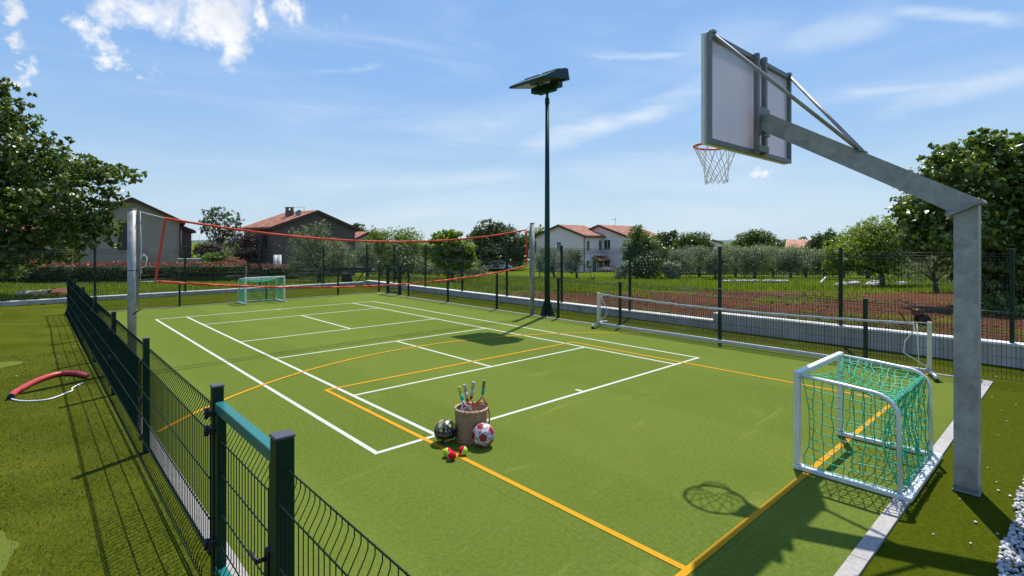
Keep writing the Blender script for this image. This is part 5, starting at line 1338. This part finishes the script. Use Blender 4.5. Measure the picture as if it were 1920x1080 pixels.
mb.add(vs, [(0, i + 1, (i + 1) % 16 + 1) for i in range(16)] + [(i + 1, i + 17, (i + 1) % 16 + 17, (i + 1) % 16 + 1) for i in range(16)], True); mb.build('satellite_dish', M['galv_dark'], hB.roof)
mb = MB(); c_ = hB.q(3.6, .9, 0); mb.tube([(c_.x, c_.y, 4.3), (c_.x, c_.y, 5.5)], .02, 5); mb.bar((c_.x - .9 * CY, c_.y + .9 * SY, 5.45), (c_.x + .1, c_.y, 5.45), .03, .03); mb.build('antenna', M['galv_dark'], hB.roof)
for X in (516, 524):
    p = P(X, 49.2); mb = MB(); mb.tube([(p.x, p.y, -2), (p.x, p.y, .75)], .16, 10); mb.build('column', M['trim'], hB.r)
hE = House(camp(664, 68), camv(.6, .8), camv(-.8, .6), 4.2, 4, -2.8, 2.2, 3.1, 'small pinkish roofed gable peeping out right of the dark gabled house', wallm='beige', over=.25)
# white house of two gabled blocks
tt = R(40)
gC = camv(-math.cos(tt), math.sin(tt)); sC = camv(math.sin(tt), math.cos(tt))
hC = House(camp(1095, 70), gC, sC, 7.9, 6.4, -3.1, 2.72, 4.12, 'pale two-storey house with two tiled gables right of the floodlight pole', wallm='lilac')
hC.win('g', 4.0, .75, .65, 1.15, True, 'shutter')
hC.win('s0', .95, .75, .75, 1.35); hC.win('s0', .95, -1.5, .7, .95)
hC.win('s0', 4.1, .85, .75, 1.3)
hC.win('s0', 2.55, -2.6, .95, 1.95, True, 'pane', 'door'); hC.win('s0', 4.2, -1.6, .8, 1.2)
hC2 = House(camp(1172, 71.6), gC, sC, 8.0, 11, -3.1, 2.75, 4.15, '', root=hC.r, wallm='lilac')
hC2.win('g', 2.7, .85, .95, 1.35); hC2.win('g', 2.7, -1.7, .7, 1.1, True)
mb = MB(); q0 = hC.q(-.07, -.05, 0); mb.tube([(q0.x, q0.y, -3.1), (q0.x, q0.y, 2.3), tuple(hC.q(-.3, -.2, 2.55))], .06, 6); mb.build('drainpipe', M['fascia'], hC.r)
mb = MB(); a = hC.q(-.0, 3.2, -.35); mb.poly([hC.q(-.005, 2.0, -.15), hC.q(-.005, 4.7, -.15), hC.q(-1.3, 4.7, -.6), hC.q(-1.3, 2.0, -.6)], (0, 0, .1)); mb.build('porch_roof', M['tiles'], hC.r)
mb = MB(); mb.poly([hC.q(-.005, 2.6, .1), hC.q(-.005, 4.8, .1), hC.q(-.9, 4.8, .1), hC.q(-.9, 2.6, .1)], (0, 0, .1)); mb.build('balcony', M['trim'], hC.r)
mb = MB()
for k_ in range(9): p0 = hC.q(-.88, 2.62 + k_ * .26, .2); mb.tube([p0, p0 + Vector((0, 0, .75))], .012, 4)
mb.bar(hC.q(-.88, 2.6, .96), hC.q(-.88, 4.75, .96), .04, .04); mb.build('railing', M['fascia'], hC.r)
mb = MB(); c_ = hC2.q(4, 4.5, 0); mb.tube([(c_.x, c_.y, 4.1), (c_.x, c_.y, 5.6)], .03, 5); mb.bar((c_.x - .6 * CY, c_.y + .6 * SY, 5.2), (c_.x + .15, c_.y - .1, 5.2), .05, .04); mb.build('antenna', M['galv_dark'], hC2.roof)
# shade sail / dark parasol by the porch
ps = empty('parasol', P(1137, 66, z=-3.0), 'dark red parasol open before the white house wall', 'parasol')
p = P(1137, 66); mb = MB(); mb.tube([(p.x, p.y, -3.0), (p.x, p.y, -1.15)], .03, 6); mb.build('pole', M['trim'], ps)
mb = MB(); mb.lathe([(.02, -1.12), (.75, -1.42), (.82, -1.5), (.02, -1.2)], (p.x, p.y, 0), 12, False); mb.build('canopy', plain('dark_canvas', (.07, .02, .025), .8), ps)
# two far gables on the right
hF = House(camp(1352, 108), camv(-.97, .25), camv(.25, .97), 5.4, 6, -3.2, 1.75, 2.4, 'small far house with reddish roof edge, left of the middle tall post', wallm='lilac', over=.3)
hF.win('g', 3.2, .1, .7, .9, False)
hG = House(camp(1476, 92), camv(.5, .85), camv(.85, -.5) if False else camv(.96, .28), 5.5, 6.5, -3.2, .85, 2.1, 'far low house with orange-red tiled roof above the olive grove', wallm='lilac', over=.4)
# white car
def car():
    c = P(934, 76, z=0); c.z = terrain(c.x, c.y) + .0; g_ = empty('parked_car', c, 'white parked car seen side on below the dark round tree', 'car', rz=-YAW, local=True)
    white = plain('car_white', (.72, .72, .72), .25, var=.03)
    prof = [(-2.15, .35), (-2.15, .78), (-2.0, .92), (-1.55, .97), (-1.05, 1.40), (-.6, 1.47), (.45, 1.46), (.85, 1.36), (1.30, .98), (1.95, .82), (2.12, .62), (2.12, .35)]
    mb = MB(); n = len(prof); vs = [(x, y_ * (.84 if z > 1.2 else 1), z) for y_ in (-.85, .85) for x, z in prof]
    mb.add(vs, [tuple(range(n)), tuple(range(2 * n - 1, n - 1, -1))] + [(i, i + n, (i + 1) % n + n, (i + 1) % n) for i in range(n)]); mb.build('body', white, g_)
    for y_ in (-.86, .86):
        mb = MB(); mb.poly([(-1.35, y_, 1.0), (.0, y_ * 1.0, 1.0), (.0, y_ * .87, 1.38), (-1.0, y_ * .87, 1.36)], (0, .01 if y_ > 0 else -.01, 0)); mb.build('side_window', M['pane'], g_)
        mb = MB(); mb.poly([(.08, y_, 1.0), (1.15, y_, 1.0), (.78, y_ * .87, 1.32), (.08, y_ * .87, 1.38)], (0, .01 if y_ > 0 else -.01, 0)); mb.build('side_window', M['pane'], g_)
        for x in (-1.35, 1.35):
            mb = MB(); mb.tube([(x, y_ * .8, .32), (x, y_ * 1.03, .32)], .32, 20); wl_ = mb.build('wheel', M['black'], g_)
            mb = MB(); mb.tube([(x, y_ * 1.0, .32), (x, y_ * 1.04, .32)], .19, 14); mb.build('rim', M['alu'], wl_)
    mb = MB(); mb.bbox(-2.16, -2.12, -.7, -.45, .68, .82); mb.build('tail_light', M['red'], g_)
    mb = MB(); mb.bbox(2.02, 2.13, -.78, -.5, .62, .76); mb.build('headlight', M['glass'], g_)
car()
def boat(): pass
# garden tiller on the red soil
def tiller():
    p = P(1735, 12.6, z=0); p.z = terrain(p.x, p.y) + .0; g_ = empty('garden_tiller', p, 'dark walk-behind garden tiller with raised handles on the red soil behind the wall', 'tiller', rz=-YAW, local=True)
    mb = MB(); mb.bev(-.16, .12, -.13, .13, .30, .52, .03); mb.build('engine', plain('rust_paint', (.16, .05, .02), .5), g_)
    mb = MB(); mb.bev(-.02, .26, -.11, .11, .18, .2995, .03); mb.tube([(.06, 0, .53), (.06, 0, .62)], .05, 10); mb.build('gearbox', M['black'], g_)
    mb = MB()
    for s_ in (-1, 1): mb.tube([(.18, s_ * .05, .30), (.0, s_ * .12, .55), (-.38, s_ * .22, .74), (-.50, s_ * .22, .78)], .012, 8)
    mb.tube([(-.22, -.17, .66), (-.22, .17, .66)], .009, 6); mb.build('handlebar', M['black'], g_)
    for s_ in (-1, 1):
        mb = MB(); mb.tube([(-.48, s_ * .22, .775), (-.60, s_ * .22, .79)], .017, 8); mb.build('hand_grip', M['black'], g_)
    for x in (.12,):
        for s_ in (-1, 1):
            mb = MB(); mb.tube([(x, s_ * .10, .17), (x, s_ * .17, .17)], .17, 14); mb.build('tine_wheel', M['black'], g_)
    mb = MB(); mb.tube([(-.35, .02, .02), (-.55, .05, .32), (-.62, .05, .42)], .02, 6); mb.build('drag_stake', M['black'], g_)
tiller()
_t = bpy.data.objects['garden_tiller']; _p = P(1722, 11.0); _t.location = (_p.x, _p.y, terrain(_p.x, _p.y)); _t.scale = (.62, .62, .62)
# rubble heap of single stones behind the far wall
rbc = [(.62, .40, .24), (.50, .33, .20), (.20, .08, .045), (.16, .06, .035), (.55, .50, .40), (.30, .15, .08), (.22, .09, .05), (.48, .44, .36)]
desc = ['pale orange boulder on top of the rubble heap', 'tan stone left in the rubble heap', 'dark red-brown lump right in the rubble heap', 'largest dark brown lump of the rubble heap', 'long pale slab at the left end of the rubble heap', 'reddish stone in the middle of the rubble heap', 'dark lump at the right end of the rubble heap', 'flat pale stone at the foot of the rubble heap']
for i, (X, Y, r_) in enumerate([(88, 549, .22), (78, 554, .20), (100, 552, .22), (109, 551, .26), (58, 556, .24), (92, 557, .20), (117, 555, .18), (46, 559, .20)]):
    p = P(X, 19.6 + .1 * (i % 3)); gz = terrain(p.x, p.y)
    mb = MB(); rock(mb, (p.x, p.y, gz + r_ * .45), r_, 40 + i, (1.3 if i != 4 else 1.9, .9, .75 if i != 4 else .45), 10, 7)
    tag(mb.build('rubble_stone', plain('stone_%s' % desc[i].split()[0], rbc[i], .9, var=.25, scale=5), None, (p.x, p.y, gz)), desc[i], 'stone', 'stones of the rubble heap')
# pale slabs and a dark low trailer behind the far corner
tr = empty('flat_trailer', P(662, 30, z=0), 'dark low flatbed trailer on stones behind the far right corner of the fence', 'trailer', rz=-YAW, local=True)
tr.location.z = terrain(tr.location.x, tr.location.y)
mb = MB(); mb.bev(-1.1, 1.2, -.6, .6, .70, .84, .02); mb.bbox(-1.1, 1.2, -.62, -.602, .84, .98); mb.build('deck', M['black'], tr)
mb = MB(); mb.bar((-.6, -.4, .69), (-.2, -.4, .1), .06, .06); mb.bar((.7, -.4, .69), (.3, -.4, .1), .06, .06); mb.build('leg', M['black'], tr)
mb = MB(); mb.tube([(-.2, -.55, .3), (-.2, -.42, .3)], .3, 16); mb.build('wheel', M['black'], tr)
for i, (X, d_, ln, lb_) in enumerate([(640, 24.5, 2.2, 'long pale stone slab lying beneath the flatbed trailer'), (676, 25.2, 1.5, 'short pale stone slab right of the long one by the trailer')]):
    p = P(X, d_); gz = terrain(p.x, p.y); mb = MB(); rock(mb, (p.x, p.y, gz + .06), 1, 70 + i, (ln * .5, .35, .14), 12, 7)
    tag(mb.build('stone_slab', plain('slab', (.42, .38, .35), .9, var=.2, scale=3), None, (p.x, p.y, gz)), lb_, 'stone slab')
# low field walls of pale stone in the olive grove and a leaning board
for i, (X0, X1, d_, lb_) in enumerate([(1355, 1425, 36, 'low pale stone edging in the grass, left of the middle'), (1432, 1478, 35, 'short low pale stone edging in the grass, right of the longer one')]):
    a = P(X0, d_); b = P(X1, d_ - .8); mb = MB()
    for k_ in range(14):
        c_ = a.lerp(b, (k_ + .5) / 14); rock(mb, (c_.x, c_.y, terrain(c_.x, c_.y) + .12), .14, 300 + k_ + i * 50, (1.1, .8, .7), 7, 5)
    tag(mb.build('stone_edging', plain('edging_stone', (.45, .43, .38), .9, var=.2, scale=4), None, (a.x, a.y, terrain(a.x, a.y))), lb_, 'stone edging')
a = P(1538, 34); gz = terrain(a.x, a.y); mb = MB(); b = P(1549, 34); mb.bar((a.x, a.y, gz), (b.x, b.y, gz + .42), .16, .05)
tag(mb.build('leaning_board', M['trim'], None, (a.x, a.y, gz)), 'white board leaning at a slant in the olive grove grass', 'board')
for i, (X, d_, sz, lb_) in enumerate([(1578, 30, .3, 'dark grey heap stone left behind the glinting fence panel'), (1600, 30.5, .35, 'flat grey heap stone behind the glinting fence panel'), (1640, 30, .4, 'widest grey heap stone behind the glinting fence panel'), (1690, 30.5, .3, 'grey heap stone nearest the hoop post behind the fence')]):
    p = P(X, d_); gz = terrain(p.x, p.y); mb = MB(); rock(mb, (p.x, p.y, gz + sz * .2), sz, 400 + i, (1.8, 1, .5), 9, 6)
    tag(mb.build('field_stone', plain('field_stone', (.28, .26, .25), .9, var=.3, scale=4), None, (p.x, p.y, gz)), lb_, 'stone', 'grey stones in the grass')
